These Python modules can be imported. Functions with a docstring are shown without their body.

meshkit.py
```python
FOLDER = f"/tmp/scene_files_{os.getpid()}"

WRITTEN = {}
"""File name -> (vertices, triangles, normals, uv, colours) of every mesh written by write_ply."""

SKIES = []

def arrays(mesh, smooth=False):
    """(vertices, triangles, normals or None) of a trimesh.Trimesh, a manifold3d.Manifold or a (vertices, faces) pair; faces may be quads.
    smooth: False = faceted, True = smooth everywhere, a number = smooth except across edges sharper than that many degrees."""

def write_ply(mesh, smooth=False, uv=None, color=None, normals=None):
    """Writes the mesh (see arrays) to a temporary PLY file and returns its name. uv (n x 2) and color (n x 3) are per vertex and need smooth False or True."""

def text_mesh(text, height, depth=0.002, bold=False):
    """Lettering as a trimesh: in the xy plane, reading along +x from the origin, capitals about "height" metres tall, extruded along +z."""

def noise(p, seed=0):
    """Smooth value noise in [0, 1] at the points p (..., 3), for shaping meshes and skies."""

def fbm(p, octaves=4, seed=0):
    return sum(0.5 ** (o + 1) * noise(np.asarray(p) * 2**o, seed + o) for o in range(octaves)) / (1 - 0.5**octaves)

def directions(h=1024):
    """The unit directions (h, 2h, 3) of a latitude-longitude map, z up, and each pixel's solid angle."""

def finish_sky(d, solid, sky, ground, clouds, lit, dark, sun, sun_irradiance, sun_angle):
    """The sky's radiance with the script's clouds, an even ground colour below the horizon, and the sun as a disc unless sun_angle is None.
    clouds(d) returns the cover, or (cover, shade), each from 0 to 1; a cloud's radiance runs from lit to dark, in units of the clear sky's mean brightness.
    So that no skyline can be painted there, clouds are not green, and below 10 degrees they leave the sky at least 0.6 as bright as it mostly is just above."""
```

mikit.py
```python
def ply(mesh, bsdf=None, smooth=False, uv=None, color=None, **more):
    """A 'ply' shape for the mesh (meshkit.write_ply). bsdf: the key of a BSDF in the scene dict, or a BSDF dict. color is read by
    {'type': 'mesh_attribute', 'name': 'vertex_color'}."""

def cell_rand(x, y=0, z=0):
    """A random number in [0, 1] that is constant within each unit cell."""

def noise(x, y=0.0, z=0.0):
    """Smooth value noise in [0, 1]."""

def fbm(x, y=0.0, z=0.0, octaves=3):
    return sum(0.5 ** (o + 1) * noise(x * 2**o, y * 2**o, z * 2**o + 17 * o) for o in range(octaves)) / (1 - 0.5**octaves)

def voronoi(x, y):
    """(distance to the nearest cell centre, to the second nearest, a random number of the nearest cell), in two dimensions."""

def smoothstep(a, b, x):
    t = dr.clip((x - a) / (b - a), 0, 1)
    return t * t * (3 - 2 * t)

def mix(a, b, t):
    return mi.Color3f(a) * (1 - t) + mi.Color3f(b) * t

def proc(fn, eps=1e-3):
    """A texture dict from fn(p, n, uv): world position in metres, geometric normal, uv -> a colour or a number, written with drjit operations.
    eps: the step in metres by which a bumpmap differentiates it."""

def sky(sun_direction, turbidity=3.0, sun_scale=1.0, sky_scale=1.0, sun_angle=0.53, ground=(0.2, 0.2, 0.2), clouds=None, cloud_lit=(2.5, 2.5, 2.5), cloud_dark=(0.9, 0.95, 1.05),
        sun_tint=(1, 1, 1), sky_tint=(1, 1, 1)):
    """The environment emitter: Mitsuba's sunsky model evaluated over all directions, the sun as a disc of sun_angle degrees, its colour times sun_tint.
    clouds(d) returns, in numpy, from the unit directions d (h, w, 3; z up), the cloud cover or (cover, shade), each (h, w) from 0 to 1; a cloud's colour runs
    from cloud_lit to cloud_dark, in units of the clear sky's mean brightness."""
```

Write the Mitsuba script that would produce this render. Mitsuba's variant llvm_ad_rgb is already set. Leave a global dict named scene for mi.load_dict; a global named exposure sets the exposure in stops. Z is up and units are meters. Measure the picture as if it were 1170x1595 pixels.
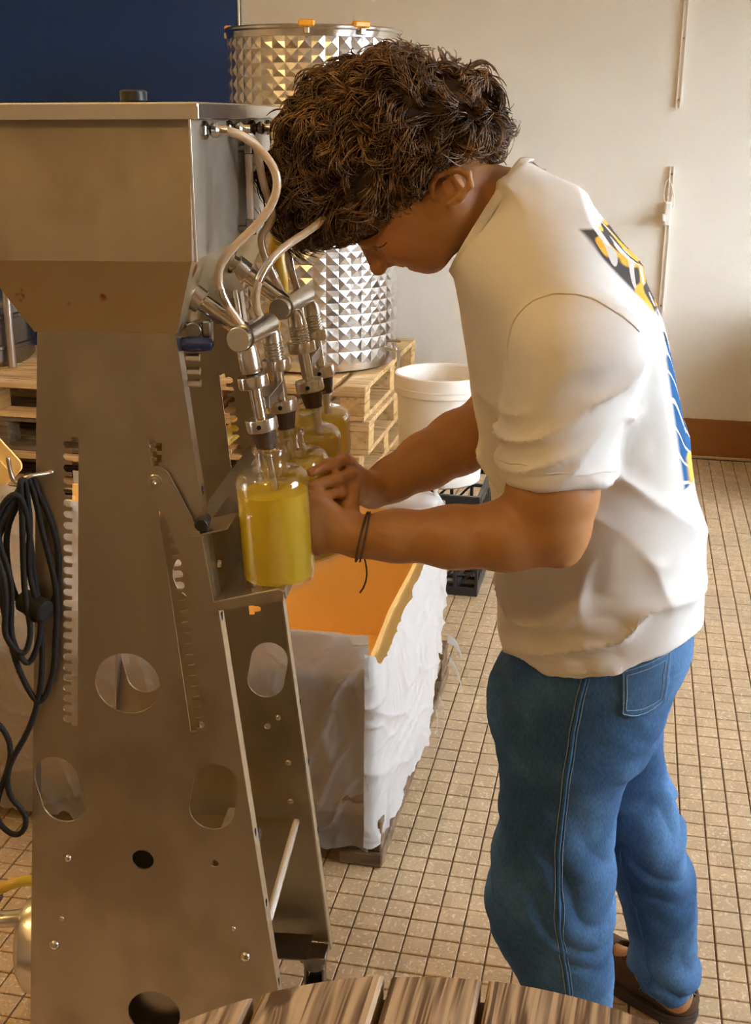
import math, random
import numpy as np, trimesh, manifold3d as m3, drjit as dr, mitsuba as mi, mikit, meshkit
from mikit import noise, fbm, smoothstep, mix, proc, cell_rand
from shapely.geometry import Polygon, Point, LineString, box as sbox
from shapely.ops import unary_union
rng = np.random.default_rng(7)
random.seed(7)
T = mi.ScalarTransform4f
scene, labels = {}, {}
A = np.array

# ------------------------------------------------------------------ camera
scene['camera'] = {'type': 'perspective', 'fov': math.degrees(2 * math.atan(585 / 1900)), 'fov_axis': 'x',
    'near_clip': 0.05, 'far_clip': 60.0,
    'to_world': T().look_at(origin=[0, 0, 1.62], target=[-0.19193913, 0.93117472, 1.62 - 0.30995647], up=[-0.07146768, 0.30172828, 0.95071153])}
exposure = 0.14
# ------------------------------------------------------------------ daylight: an overcast sky through the windows on the right
scene['sky'] = mikit.sky([0.8, -0.3, 0.6], turbidity=3.0, sun_scale=0.0, sky_scale=98, sky_tint=(0.90, 1.0, 1.10),
    clouds=lambda d: (np.full(d.shape[:2], 0.75), np.full(d.shape[:2], 0.3)), cloud_lit=(1.5, 1.5, 1.5), cloud_dark=(1.0, 1.02, 1.06))
LAMP = (49.0, 30.5, 10.5)          # warm pendant bulbs
LAMPS = [(-1.6, 0.95, 2.5), (-0.75, 0.05, 2.55), (-2.4, 2.7, 2.5)]

# ------------------------------------------------------------------ helpers
def bs(name, **k):
    scene[name] = k
    return name
def pr(name, col, rough=0.5, metal=0.0, spec=0.5, bump=None, bscale=1.0, two=True, **k):
    d = {'type': 'principled', 'base_color': col if isinstance(col, dict) else {'type': 'rgb', 'value': list(col)},
         'roughness': rough if isinstance(rough, dict) else float(rough), 'metallic': float(metal), 'specular': float(spec), **k}
    if bump is not None:
        d = {'type': 'bumpmap', 'arbitrary': bump, 'scale': float(bscale), 'bsdf': d}
    if two: d = {'type': 'twosided', 'bsdf': d}
    scene[name] = d
    return name
def tag(key, label=None, cat=None, group=None, kind=None):
    d = labels.setdefault(key, {})
    for k, v in (('label', label), ('category', cat), ('group', group), ('kind', kind)):
        if v: d[k] = v
    return key
used = {}
def numbered(key):
    if key not in used:
        used[key] = 0; return key
    used[key] += 1
    return f'{key}_{used[key]:03d}'
def put(key, mesh, mat, label=None, M=None, smooth=False, raw=False, **kw):
    key = key if raw else numbered(key)
    if label: tag(key, label)
    d = mikit.ply(mesh, mat, smooth=smooth, **kw)
    if M is not None: d['to_world'] = T(np.asarray(M, float).tolist())
    scene[key] = d
    return key
def struct(key, mesh, mat, **kw):
    k = put(key, mesh, mat, **kw); tag(k, kind='structure'); return k
def thing(key, label, cat, group=None):
    key = numbered(key); tag(key, label, cat, group); return key
cat_ = trimesh.util.concatenate
def tm(v, f): return trimesh.Trimesh(np.asarray(v, float), np.asarray(f), process=False)
def man(m):
    q = m.to_mesh(); return tm(q.vert_properties[:, :3], q.tri_verts)
def xf(m, M):
    m = m.copy(); m.apply_transform(M); return m
def rot(ax, deg, p=(0, 0, 0)): return trimesh.transformations.rotation_matrix(math.radians(deg), ax, p)
def tr(x, y, z): return trimesh.transformations.translation_matrix([x, y, z])
def box(x0, x1, y0, y1, z0, z1, c=0.0):
    """A box; c > 0 chamfers every edge."""
    if c <= 0:
        m = trimesh.creation.box([x1 - x0, y1 - y0, z1 - z0]); m.apply_translation([(x0 + x1) / 2, (y0 + y1) / 2, (z0 + z1) / 2]); return m
    pts = []
    for sx in (0, 1):
        for sy in (0, 1):
            for sz in (0, 1):
                p = A([[x0, x1][sx], [y0, y1][sy], [z0, z1][sz]]); s = A([1 - 2 * sx, 1 - 2 * sy, 1 - 2 * sz]) * c
                pts += [p + s * [0, 1, 1], p + s * [1, 0, 1], p + s * [1, 1, 0]]
    return trimesh.convex.convex_hull(A(pts))
def frame_to(p0, p1):
    z = A(p1, float) - A(p0, float); L = np.linalg.norm(z); z /= L
    x = np.cross([0, 1, 0] if abs(z[1]) < .9 else [1, 0, 0], z); x /= np.linalg.norm(x)
    M = np.eye(4); M[:3, 0] = x; M[:3, 1] = np.cross(z, x); M[:3, 2] = z; M[:3, 3] = p0
    return M, L
def lathe(prof, n=32, p0=(0, 0, 0), p1=None):
    """Revolves (r, t) pairs; t runs from p0 to p1 in metres (or along z)."""
    prof = A(prof, float); a = np.arange(n) * 2 * np.pi / n
    v = np.stack([prof[:, None, 0] * np.cos(a), prof[:, None, 0] * np.sin(a), np.repeat(prof[:, 1:2], n, 1)], -1).reshape(-1, 3)
    i, j = np.meshgrid(np.arange(len(prof) - 1), np.arange(n), indexing='ij')
    q = np.stack([i * n + j, i * n + (j + 1) % n, (i + 1) * n + (j + 1) % n, (i + 1) * n + j], -1).reshape(-1, 4)
    f = np.vstack([q[:, [0, 1, 2]], q[:, [0, 2, 3]]])
    m = tm(v, f)
    if p1 is not None: m.apply_transform(frame_to(p0, p1)[0])
    else: m.apply_translation(p0)
    return m
def cyl(p0, p1, r, n=24, c=0.0, r2=None):
    L = np.linalg.norm(A(p1, float) - A(p0, float)); r2 = r if r2 is None else r2
    if c > 0: prof = [(0, 0), (r - c, 0), (r, c), (r2, L - c), (r2 - c, L), (0, L)]
    else: prof = [(0, 0), (r, 0), (r2, L), (0, L)]
    return lathe(prof, n, p0, p1)
def spline(pts, n=40):
    from scipy.interpolate import CubicSpline
    p = A(pts, float); t = np.r_[0, np.cumsum(np.linalg.norm(np.diff(p, axis=0), axis=1))]
    return CubicSpline(t, p)(np.linspace(0, t[-1], n))
def tube(p, r, n=12, caps=True):
    p = A(p, float); r = np.broadcast_to(A(r, float), (len(p),))
    t = np.gradient(p, axis=0); t /= np.linalg.norm(t, axis=1, keepdims=True) + 1e-12
    u = np.cross(t[0], [0.3, 0.5, 0.8]); u /= np.linalg.norm(u); U = []
    for k in range(len(p)):
        u = u - t[k] * (u @ t[k]); u /= np.linalg.norm(u); U.append(u)
    U = A(U); W = np.cross(t, U); a = np.arange(n) * 2 * np.pi / n
    v = p[:, None] + r[:, None, None] * (np.cos(a)[None, :, None] * U[:, None] + np.sin(a)[None, :, None] * W[:, None])
    i, j = np.meshgrid(np.arange(len(p) - 1), np.arange(n), indexing='ij')
    q = np.stack([i * n + j, i * n + (j + 1) % n, (i + 1) * n + (j + 1) % n, (i + 1) * n + j], -1).reshape(-1, 4)
    f = [q[:, [0, 1, 2]], q[:, [0, 2, 3]]]; v = v.reshape(-1, 3)
    if caps:
        k = np.arange(n); v = np.vstack([v, p[:1], p[-1:]])
        f += [np.stack([(k + 1) % n, k, k * 0 + len(v) - 2], 1), np.stack([k + n * (len(p) - 1), (k + 1) % n + n * (len(p) - 1), k * 0 + len(v) - 1], 1)]
    return tm(v, np.vstack(f))
def plate(poly, y0, y1):
    """A polygon in the x-z plane extruded along y from y0 to y1."""
    out = []
    for g in getattr(poly, 'geoms', [poly]):
        m = trimesh.creation.extrude_polygon(g, abs(y1 - y0), engine='earcut')
        m.apply_transform(A([[1, 0, 0, 0], [0, 0, -1, max(y0, y1)], [0, 1, 0, 0], [0, 0, 0, 1.0]])); out.append(m)
    return cat_(out)
def grid_mesh(P):
    """A sheet from an (n, m, 3) array of points."""
    n, m = P.shape[:2]; i, j = np.meshgrid(np.arange(n - 1), np.arange(m - 1), indexing='ij')
    q = np.stack([i * m + j, i * m + j + 1, (i + 1) * m + j + 1, (i + 1) * m + j], -1).reshape(-1, 4)
    return tm(P.reshape(-1, 3), np.vstack([q[:, [0, 1, 2]], q[:, [0, 2, 3]]]))
def sheet(P, th):
    """The same as a closed sheet of thickness th."""
    m = grid_mesh(P); m.fix_normals() if False else None
    n = m.vertex_normals; k = len(m.vertices); v = np.vstack([m.vertices + n * th / 2, m.vertices - n * th / 2])
    a, b = P.shape[:2]; idx = np.arange(a * b).reshape(a, b)
    ring = np.r_[idx[0, :-1], idx[:-1, -1], idx[-1, :0:-1], idx[:0:-1, 0]]; nx = np.roll(ring, -1)
    f = np.vstack([m.faces, m.faces[:, ::-1] + k, np.stack([ring, ring + k, nx + k], 1), np.stack([ring, nx + k, nx], 1)])
    return tm(v, f)
def ngon(x, z, r, n=40): return Point(x, z).buffer(r, quad_segs=n // 4)
def stadium(x, z, w, h, lean=0.0):
    return LineString([(x - lean, z + h / 2 - w / 2), (x + lean, z - h / 2 + w / 2)]).buffer(w / 2, quad_segs=10)

# ------------------------------------------------------------------ materials
def col(fn): return proc(fn)
def c3(r, g, b): return mi.Color3f(r, g, b)
pr('wall_paint', col(lambda p, n, uv: mix((.79, .755, .67), (.75, .71, .625), fbm(p.x * 1.3, p.y * 1.3, p.z * 1.3, 4))), .75, spec=.2)
pr('warm_paint', (.56, .45, .30), .8, spec=.2)
pr('ceiling_paint', (.74, .68, .58), .8, spec=.2)
pr('blue_paint', col(lambda p, n, uv: mix((.009, .038, .140), (.012, .046, .165), fbm(p.x * 3, p.y, p.z * 3, 3))), .45, spec=.3)
pr('skirting', col(lambda p, n, uv: mix((.28, .095, .008), (.22, .072, .007), fbm(p.x * 9, p.y, p.z * 30, 3))), .4)
pr('skirting_bead', (.55, .42, .28), .5)
def tilecol(p, n, uv):
    cell = cell_rand(dr.floor(p.x / .057161), dr.floor(p.y / .056601), 5)
    s = noise(p.x * 420, p.y * 420); s2 = noise(p.x * 190 + 7, p.y * 190)
    c = mix((.54, .395, .23), (.45, .325, .185), cell)
    c = mix(c, (.33, .24, .15), smoothstep(.66, .88, s) * .55)
    c = mix(c, (.76, .66, .50), smoothstep(.70, .90, s2) * .55)
    return mix(c, (.42, .32, .22), smoothstep(.58, .8, fbm(p.x * 3.1, p.y * 3.1, 0, 4)) * .45)
pr('tile', col(tilecol), .38, spec=.4)
pr('grout', col(lambda p, n, uv: mix((.13, .085, .045), (.20, .14, .085), fbm(p.x * 40, p.y * 40, 0, 2))), .8, spec=.2)
def steelc(p, n, uv):
    st = smoothstep(.48, .70, fbm(p.x * 9, p.y * 9, p.z * 5.5, 4))
    return mix((.50, .435, .335), (.42, .352, .262), st) * (0.94 + .12 * noise(p.x * 40, p.y * 40, p.z * 3))
pr('steel', col(steelc), .44, 1.0)
pr('steel_brushed', col(steelc), .58, 1.0)
def rust_floor_tintc(p, n, uv):
    c = mix((.70, .58, .36), (.60, .48, .28), fbm(p.x * 8, p.y * 8, p.z * 6, 3))  # yellow base paints in the warm floor reflection; rust spots go over it
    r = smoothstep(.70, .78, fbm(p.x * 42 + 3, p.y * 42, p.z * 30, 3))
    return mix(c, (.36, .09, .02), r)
pr('steel_rust_floor_tint', col(rust_floor_tintc), .44, 1.0)
pr('steel_polish', (.72, .69, .64), .16, 1.0)
pr('steel_satin', (.70, .67, .62), .27, 1.0)
pr('steel_shelf', (.36, .31, .25), .45, 1.0)
pr('steel_dark', (.30, .27, .24), .30, 1.0)
pr('tank_steel', (.80, .80, .80), .24, 1.0)
pr('black_plastic', (.018, .017, .017), .38)
pr('black_rubber', (.014, .013, .012), .68, spec=.3)
pr('brown_rubber', (.065, .035, .02), .5)
pr('hose', (.70, .56, .40), .18, spec=.6, spec_trans=0.0, clearcoat=.6)
pr('amber_plastic', (.90, .42, .03), .35)
pr('yellow_liquid_hose', col(lambda p, n, uv: mix((.55, .42, .03), (.62, .34, .04), noise(p.x * 60, p.y * 60, p.z * 60))), .2, clearcoat=.5)
scene['liquid'] = {'type': 'principledthin', 'base_color': col(lambda p, n, uv: mix((.87, .70, .065), (.81, .64, .055), fbm(p.x * 25, p.y * 25, p.z * 25, 3))), 'roughness': .3, 'diff_trans': 1.1, 'spec_trans': .0, 'eta': 1.33}
bs('bottle_glass', type='thindielectric', int_ior=1.5, ext_ior=1.0)
bs('bottle_base', type='dielectric', int_ior=1.5, ext_ior=1.0)
pr('white_plastic', (.86, .82, .74), .35)
pr('blue_grip', (.008, .016, .075), .5)
pr('brass', (.62, .42, .14), .25, 1.0)
def wood(a, b, knot=0, along=0, freq=1.0):
    def f(p, n, uv):
        u, v, w = (p.x, p.y, p.z) if along == 0 else (p.y, p.x, p.z)
        g = fbm(u * 4 * freq, v * 70 * freq, w * 70 * freq, 3); r = noise(u * 1.5 * freq, v * 28 * freq + 2 * noise(u * 5, v * 9), w * 28)
        c = mix(a, b, smoothstep(.3, .75, .5 * g + .5 * r))
        return mix(c, tuple(x * .45 for x in b), smoothstep(.70, .82, fbm(u * 9, v * 55, w * 55 + 4, 2)) * .6)
    return col(f)
pr('pallet_wood', wood((.62, .42, .20), (.40, .25, .11)), .7, spec=.2)
pr('pallet_wood_dark', wood((.17, .115, .065), (.09, .055, .03)), .7, spec=.2)
pr('pallet_end', wood((.55, .36, .15), (.42, .25, .09), along=1), .75, spec=.2)
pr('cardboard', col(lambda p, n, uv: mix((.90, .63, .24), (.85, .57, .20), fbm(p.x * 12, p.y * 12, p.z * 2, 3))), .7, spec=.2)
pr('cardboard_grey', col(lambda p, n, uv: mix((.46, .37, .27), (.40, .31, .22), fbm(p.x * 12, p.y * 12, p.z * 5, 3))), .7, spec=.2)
def denimc(p, n, uv):
    w = noise(p.x * 600, p.y * 600, p.z * 160); f = fbm(p.x * 9, p.y * 9, p.z * 7, 4)
    c = mix((.034, .082, .172), (.076, .168, .315), smoothstep(.3, .72, f))
    return c * (.78 + .44 * w)
pr('denim', col(denimc), .8, spec=.15)
pr('denim_dark', col(lambda p, n, uv: c3(.045, .115, .24) * (.8 + .4 * noise(p.x * 500, p.y * 500, p.z * 160))), .8, spec=.15)
pr('stitch', (.22, .31, .44), .8, spec=.1)

# ------------------------------------------------------------------ room
X0, X1, Y0, Y1, ZC = -4.4, 2.7, -2.6, 6.1, 3.2
struct('floor', box(X0, X1, Y0, Y1, -.12, -.004), 'grout')
struct('wall_back', box(X0 - .15, X1 + .15, Y1, Y1 + .15, -.12, ZC), 'wall_paint')
struct('wall_left', box(X0 - .15, X0, Y0, Y1, -.12, ZC), 'warm_paint')
struct('wall_front', box(X0 - .15, X1 + .15, Y0 - .15, Y0, -.12, ZC), 'warm_paint')
WZ0, WZ1 = .95, 2.75
WINS = [(1.0, 2.9), (3.4, 5.4)]
wl = sbox(Y0, -.12, Y1, ZC)
for a, b in WINS: wl = wl.difference(sbox(a, WZ0, b, WZ1))
wm = plate(wl, 0, .2); wm.apply_transform(A([[0, 1, 0, X1], [1, 0, 0, 0], [0, 0, 1, 0], [0, 0, 0, 1.0]])); wm.invert()
struct('wall_right', wm, 'wall_paint')
for i, (a, b) in enumerate(WINS):
    fr = sbox(a, WZ0, b, WZ1).difference(unary_union([sbox(a + .05 + k * (b - a - .05) / 2, WZ0 + .05, a + (k + 1) * (b - a - .05) / 2, WZ1 - .05) for k in (0, 1)]))
    m = plate(fr, .06, .12); m.apply_transform(A([[0, 1, 0, X1], [1, 0, 0, 0], [0, 0, 1, 0], [0, 0, 0, 1.0]])); m.invert()
    struct(f'window_{i + 1}', m, 'white_plastic')
struct('ceiling', box(X0 - .15, X1 + .15, Y0 - .15, Y1 + .15, ZC, ZC + .1), 'ceiling_paint')
struct('baseboard_back', box(-1.955, X1, Y1 - .014, Y1, .012, .2, .003), 'skirting')
struct('trim_1', box(-1.955, X1, Y1 - .02, Y1, 0, .014, .002), 'skirting_bead')
t = thing('wall_board', 'dark blue painted board covering the wall behind the filling machine', 'panel')
put(t + '__board', box(-4.2, -1.955, Y1 - .03, Y1 - .002, .05, 3.0, .004), 'blue_paint')
put(t + '__edge_strip', box(-1.955, -1.943, Y1 - .034, Y1 - .002, .05, 3.0, .002), 'steel_dark')
# floor tiles: the nearest 300 that lie free in view are parts of their own, the rest are one part
TW, TD, TX, TY = .0571613, .0566010, -7.3410595 * .0571613, 50.7141719 * .0571613
def tile_mesh(h, seed):
    r = np.random.default_rng(seed); g = .0034; w, d = TW - g, TD - g
    m = box(-w / 2, w / 2, -d / 2, d / 2, -.006, h, .0014); return m
tiles = [tile_mesh(.0, k) for k in range(1)]
tile_ply = mikit.ply(tiles[0], 'tile')
cand = []
fw, rt = A([-0.19193913, 0.93117472, -0.30995647]), A([0.97880118, 0.20463061, 0.00863543]); upv = A([-0.07146768, 0.30172828, 0.95071153])
for i in range(-75, 45):
    for j in range(-45, 58):
        x, y = TX + (i + .5) * TW, TY + (j + .5) * TD
        if not (X0 < x - .03 and x + .03 < X1 and Y0 < y - .03 and y + .03 < Y1): continue
        d = A([x, y, -1.62]); z = d @ fw
        if z < .25 or abs(d @ rt / z) > .85 or abs(d @ upv / z) > 1.0: continue
        cand.append((x, y, abs(d @ rt / z) > .33 or abs(d @ upv / z) > .43))
def hidden(x, y):
    if y > 2.28 and x < -.47: return True                      # under the wrapped load
    if y < 2.02 and x > -.42 and x < .14: return True          # behind the table
    if x < -.47 and y < 1.95 and x > -.86: return True         # behind the machine
    if -.22 < x - .12 * (y - 2) < .14 and y > 1.9 and y < 4.8: return True  # behind the person
    return False
cand.sort(key=lambda c: math.hypot(c[0], c[1]))
free = [c for c in cand if not c[2] and not hidden(c[0], c[1])][:300]
fs = set(free); rest = [c[:2] for c in cand if c not in fs]
for k, (x, y, _) in enumerate(free):
    key = numbered('floor__tile')
    M = tr(x, y, rng.uniform(-.0006, .0006)) @ rot([rng.normal(), rng.normal(), 0], rng.normal() * .25)
    scene[key] = {**tile_ply, 'to_world': T(M.tolist())}
v0, f0 = A(tiles[0].vertices), A(tiles[0].faces)
off = A([(x, y, 0) for x, y in rest]); off[:, 2] = rng.uniform(-.0006, .0006, len(off))
put('floor__tile_field', tm((v0[None] + off[:, None]).reshape(-1, 3), (f0[None] + (np.arange(len(off)) * len(v0))[:, None, None]).reshape(-1, 3)), 'tile')
tag('floor__tile_field', 'remaining beige speckled floor tiles', kind='stuff')

# wall rails
def rail(zb, zt, x, label):
    t = thing('wall_rail', label, 'shelf rail')
    prof = sbox(-.011, -.018, .011, 0).difference(sbox(-.006, -.018, .006, -.006))
    m = trimesh.creation.extrude_polygon(prof, zt - zb, engine='earcut'); m.apply_translation([x, Y1, zb])
    put(t + '__channel', m, 'white_plastic')
    for k, zz in enumerate([zb + .035, zt - .035] + ([zb + .30] if zt - zb > .6 else [])):
        put(t + '__screw', cyl([x, Y1 - .0165, zz], [x, Y1 - .002, zz], .0045, 10), 'steel_dark')
    return t
rail(1.66, 2.65, .153, 'upper white metal wall rail ending above the shoulder of the man')
rail(.45, 1.40, .149, 'lower white metal wall rail with a small bracket, behind the shoulder of the man')
t = thing('wall_hook', 'small white plastic hook clipped on the lower wall rail', 'hook')
put(t + '__clip', box(.128, .16, Y1 - .05, Y1 - .0185, 1.13, 1.24, .006), 'white_plastic')
put(t + '__arm', box(.118, .132, Y1 - .17, Y1 - .03, 1.16, 1.185, .004), 'white_plastic')
put(t + '__wire', tube(spline([(.14, Y1 - .03, 1.24), (.12, Y1 - .035, 1.30), (.135, Y1 - .035, 1.34), (.15, Y1 - .03, 1.32), (.146, Y1 - .03, 1.22)], 30), .0025, 8), 'white_plastic', smooth=True)
tag('wall_hook', 'small white plastic hook clipped on the lower wall rail')
# unseen chest, added to shade the wall and floor at the right edge
t = thing('added_shade_chest', 'low wooden chest added out of view to shade the wall at the right', 'chest')
put(t + '__body', box(.88, 2.0, 5.25, 5.90, .05, .80, .006), 'pallet_wood_dark')
put(t + '__lid', box(.86, 2.02, 5.23, 5.92, .8005, .825, .006), 'pallet_wood_dark')
for a in (.94, 1.94):
    for b in (5.3, 5.85): put(t + '__foot', box(a - .03, a + .03, b - .03, b + .03, 0, .0495, .004), 'pallet_wood_dark')
# pendant lamps
for k, (x, y, z) in enumerate(LAMPS):
    t = thing('pendant_lamp', ['warm pendant lamp left of the camera', 'warm pendant lamp above the camera', 'warm pendant lamp left of the filling machine'][k], 'lamp')
    key = put(t + '__bulb', trimesh.creation.icosphere(3, .12), 'white_plastic', M=tr(x, y, z), smooth=True)
    scene[key]['emitter'] = {'type': 'area', 'radiance': {'type': 'rgb', 'value': list(LAMP)}}
    put(t + '__cap', lathe([(0, .155), (.045, .15), (.06, .125), (.06, .105), (0.058, .105)], 24, (x, y, z)), 'black_plastic')
    put(t + '__cord', cyl([x, y, z + .15], [x, y, ZC], .004, 8), 'black_rubber')
# ------------------------------------------------------------------ bottle filling machine (local frame: x right, y away, z up)
PSI, TILT, DP = .1075697, .0129, .42824
ex = A([math.cos(PSI) * math.cos(TILT), math.sin(PSI) * math.cos(TILT), math.sin(TILT)]); ey = A([-math.sin(PSI), math.cos(PSI), 0]); ez = np.cross(ex, ey)
MM = np.eye(4); MM[:3, 0], MM[:3, 1], MM[:3, 2], MM[:3, 3] = ex, ey, ez, (-.6410838, 1.4501712, 0)
mach = thing('filling_machine', 'tall stainless steel bottle filling machine with a hopper on tapered slotted legs', 'filling machine')
def mp(name, mesh, mat, label=None, parent=None, **kw):
    k = put((parent or mach) + '__' + name, mesh, mat, M=MM, **kw)
    if label: tag(k, label)
    return k
def hw(z): return .09 + (1.356 - z) * .103
XC = .006
def panel_poly():
    p = Polygon([(XC - hw(.12), .12), (XC + hw(.12), .12), (XC + hw(1.356), 1.356), (XC - hw(1.356), 1.356)])
    cut = [ngon(.0005, .858, .0465, 64), stadium(.1155, .683, .066, .107, -.004), stadium(-.1125, .683, .066, .107, .004), ngon(.004, .572, .0165, 32), ngon(.112, .572, .0062, 16), ngon(.004, .297, .041, 40)]
    # toothed height slots
    for s, x0, z0, x1, z1 in ((-1, -.041, 1.213, -.077, .787), (1, .052, 1.213, .087, .787)):
        ax = A([x1 - x0, z1 - z0]); L = np.linalg.norm(ax); ax /= L; nrm = A([-ax[1], ax[0]]) * s * (1 if A([-ax[1], ax[0]])[0] > 0 else -1)
        a, b = A([x0, z0]), A([x1, z1]); w = .0095
        cut.append(Polygon([a, b, b + nrm * w, a + nrm * w]))
        k = .012
        while k < L - .004:
            c = a + ax * k + nrm * (w - .002)
            cut.append(LineString([c, c + nrm * .0085]).buffer(.0056, quad_segs=4)); k += .0162
    return p.difference(unary_union(cut))
pp = panel_poly()
def flange(s, y0, y1):
    th = .003; e = lambda z, o: XC + s * (hw(z) - o)
    return plate(Polygon([(e(.12, 0), .12), (e(1.356, 0), 1.356), (e(1.356, th), 1.356), (e(.12, th), .12)]), y0, y1)
for nm, y0, y1, f0_, f1_ in (('front_panel', 0, .003, .003, .026), ('rear_panel', DP - .003, DP, DP - .026, DP - .003)):
    k = mp(nm, plate(pp, y0, y1), 'steel')
    for s in (-1, 1): mp('flange', flange(s, f0_, f1_), 'steel_satin', parent=k)
for s, yy in ((1, .0), (1, DP - .012)):
    for z in (1.14, .96, .62, .50, .36): mp('flange_slot', box(XC + hw(z) - .002, XC + hw(z) + .0006, yy + .010, yy + .016, z - .006, z + .006, .0005), 'black_rubber')
def dome(x, z, r, h, y=0.0): return lathe([(0, -h), (r * .5, -h * .9), (r * .85, -h * .55), (r, 0), (r, .001)], 18, (x, y, z), (x, y + 1, z))
def hexbolt(x, z, r, y):
    n = trimesh.creation.cylinder(r, .006, sections=6); n.apply_transform(rot([1, 0, 0], 90)); n.apply_translation([x, y - .003, z])
    return cat_([cyl([x, y - .0015, z], [x, y, z], r * 1.5, 24, .0005), n, dome(x, z, r * .55, .004, y - .006)])
for y in (0, ):
    for x, z, r, h in ((-.145, .412, .0085, .006), (.151, .412, .0085, .006), (-.129, .461, .0042, .003), (.135, .461, .0042, .003), (-.110, .568, .0062, .005)): mp('bolt', dome(x, z, r, h), 'steel_polish', smooth=40)
for x, z in ((.132, .59), (.148, .5), (.15, .42)): mp('bolt', dome(x, z, .006, .004, DP - .003), 'steel_polish', smooth=40)
# hopper
def frus(x0, x1, y0, y1, za, X0_, X1_, Y0_, Y1_, zb):
    v = [(x0, y0, za), (x1, y0, za), (x1, y1, za), (x0, y1, za), (X0_, Y0_, zb), (X1_, Y0_, zb), (X1_, Y1_, zb), (X0_, Y1_, zb)]
    return trimesh.convex.convex_hull(A(v, float))
mp('hopper', frus(-.134, .134, -.045, .473, 1.447, -.140, .140, -.048, .476, 1.614), 'steel_brushed')
mp('hopper_funnel', frus(-.088, .098, .0, DP, 1.352, -.134, .134, -.045, .473, 1.447), 'steel_rust_floor_tint')
mp('hopper_seam', box(.1385, .142, -.0495, -.046, 1.447, 1.612, .0006), 'steel_polish')
lid = mp('lid', cat_([box(-.155, .155, -.062, .49, 1.622, 1.630, .002), box(-.155, .155, -.062, -.058, 1.611, 1.626, .001), box(.151, .155, -.060, .49, 1.611, 1.626, .001), box(-.155, -.151, -.060, .49, 1.611, 1.626, .001)]), 'steel_satin')
mp('knob', lathe([(0, .019), (.015, .019), (.0185, .017), (.0185, .005), (.012, .003), (.012, 0)], 24, (.003, .2, 1.630)), 'black_plastic', parent=lid, smooth=35)
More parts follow.
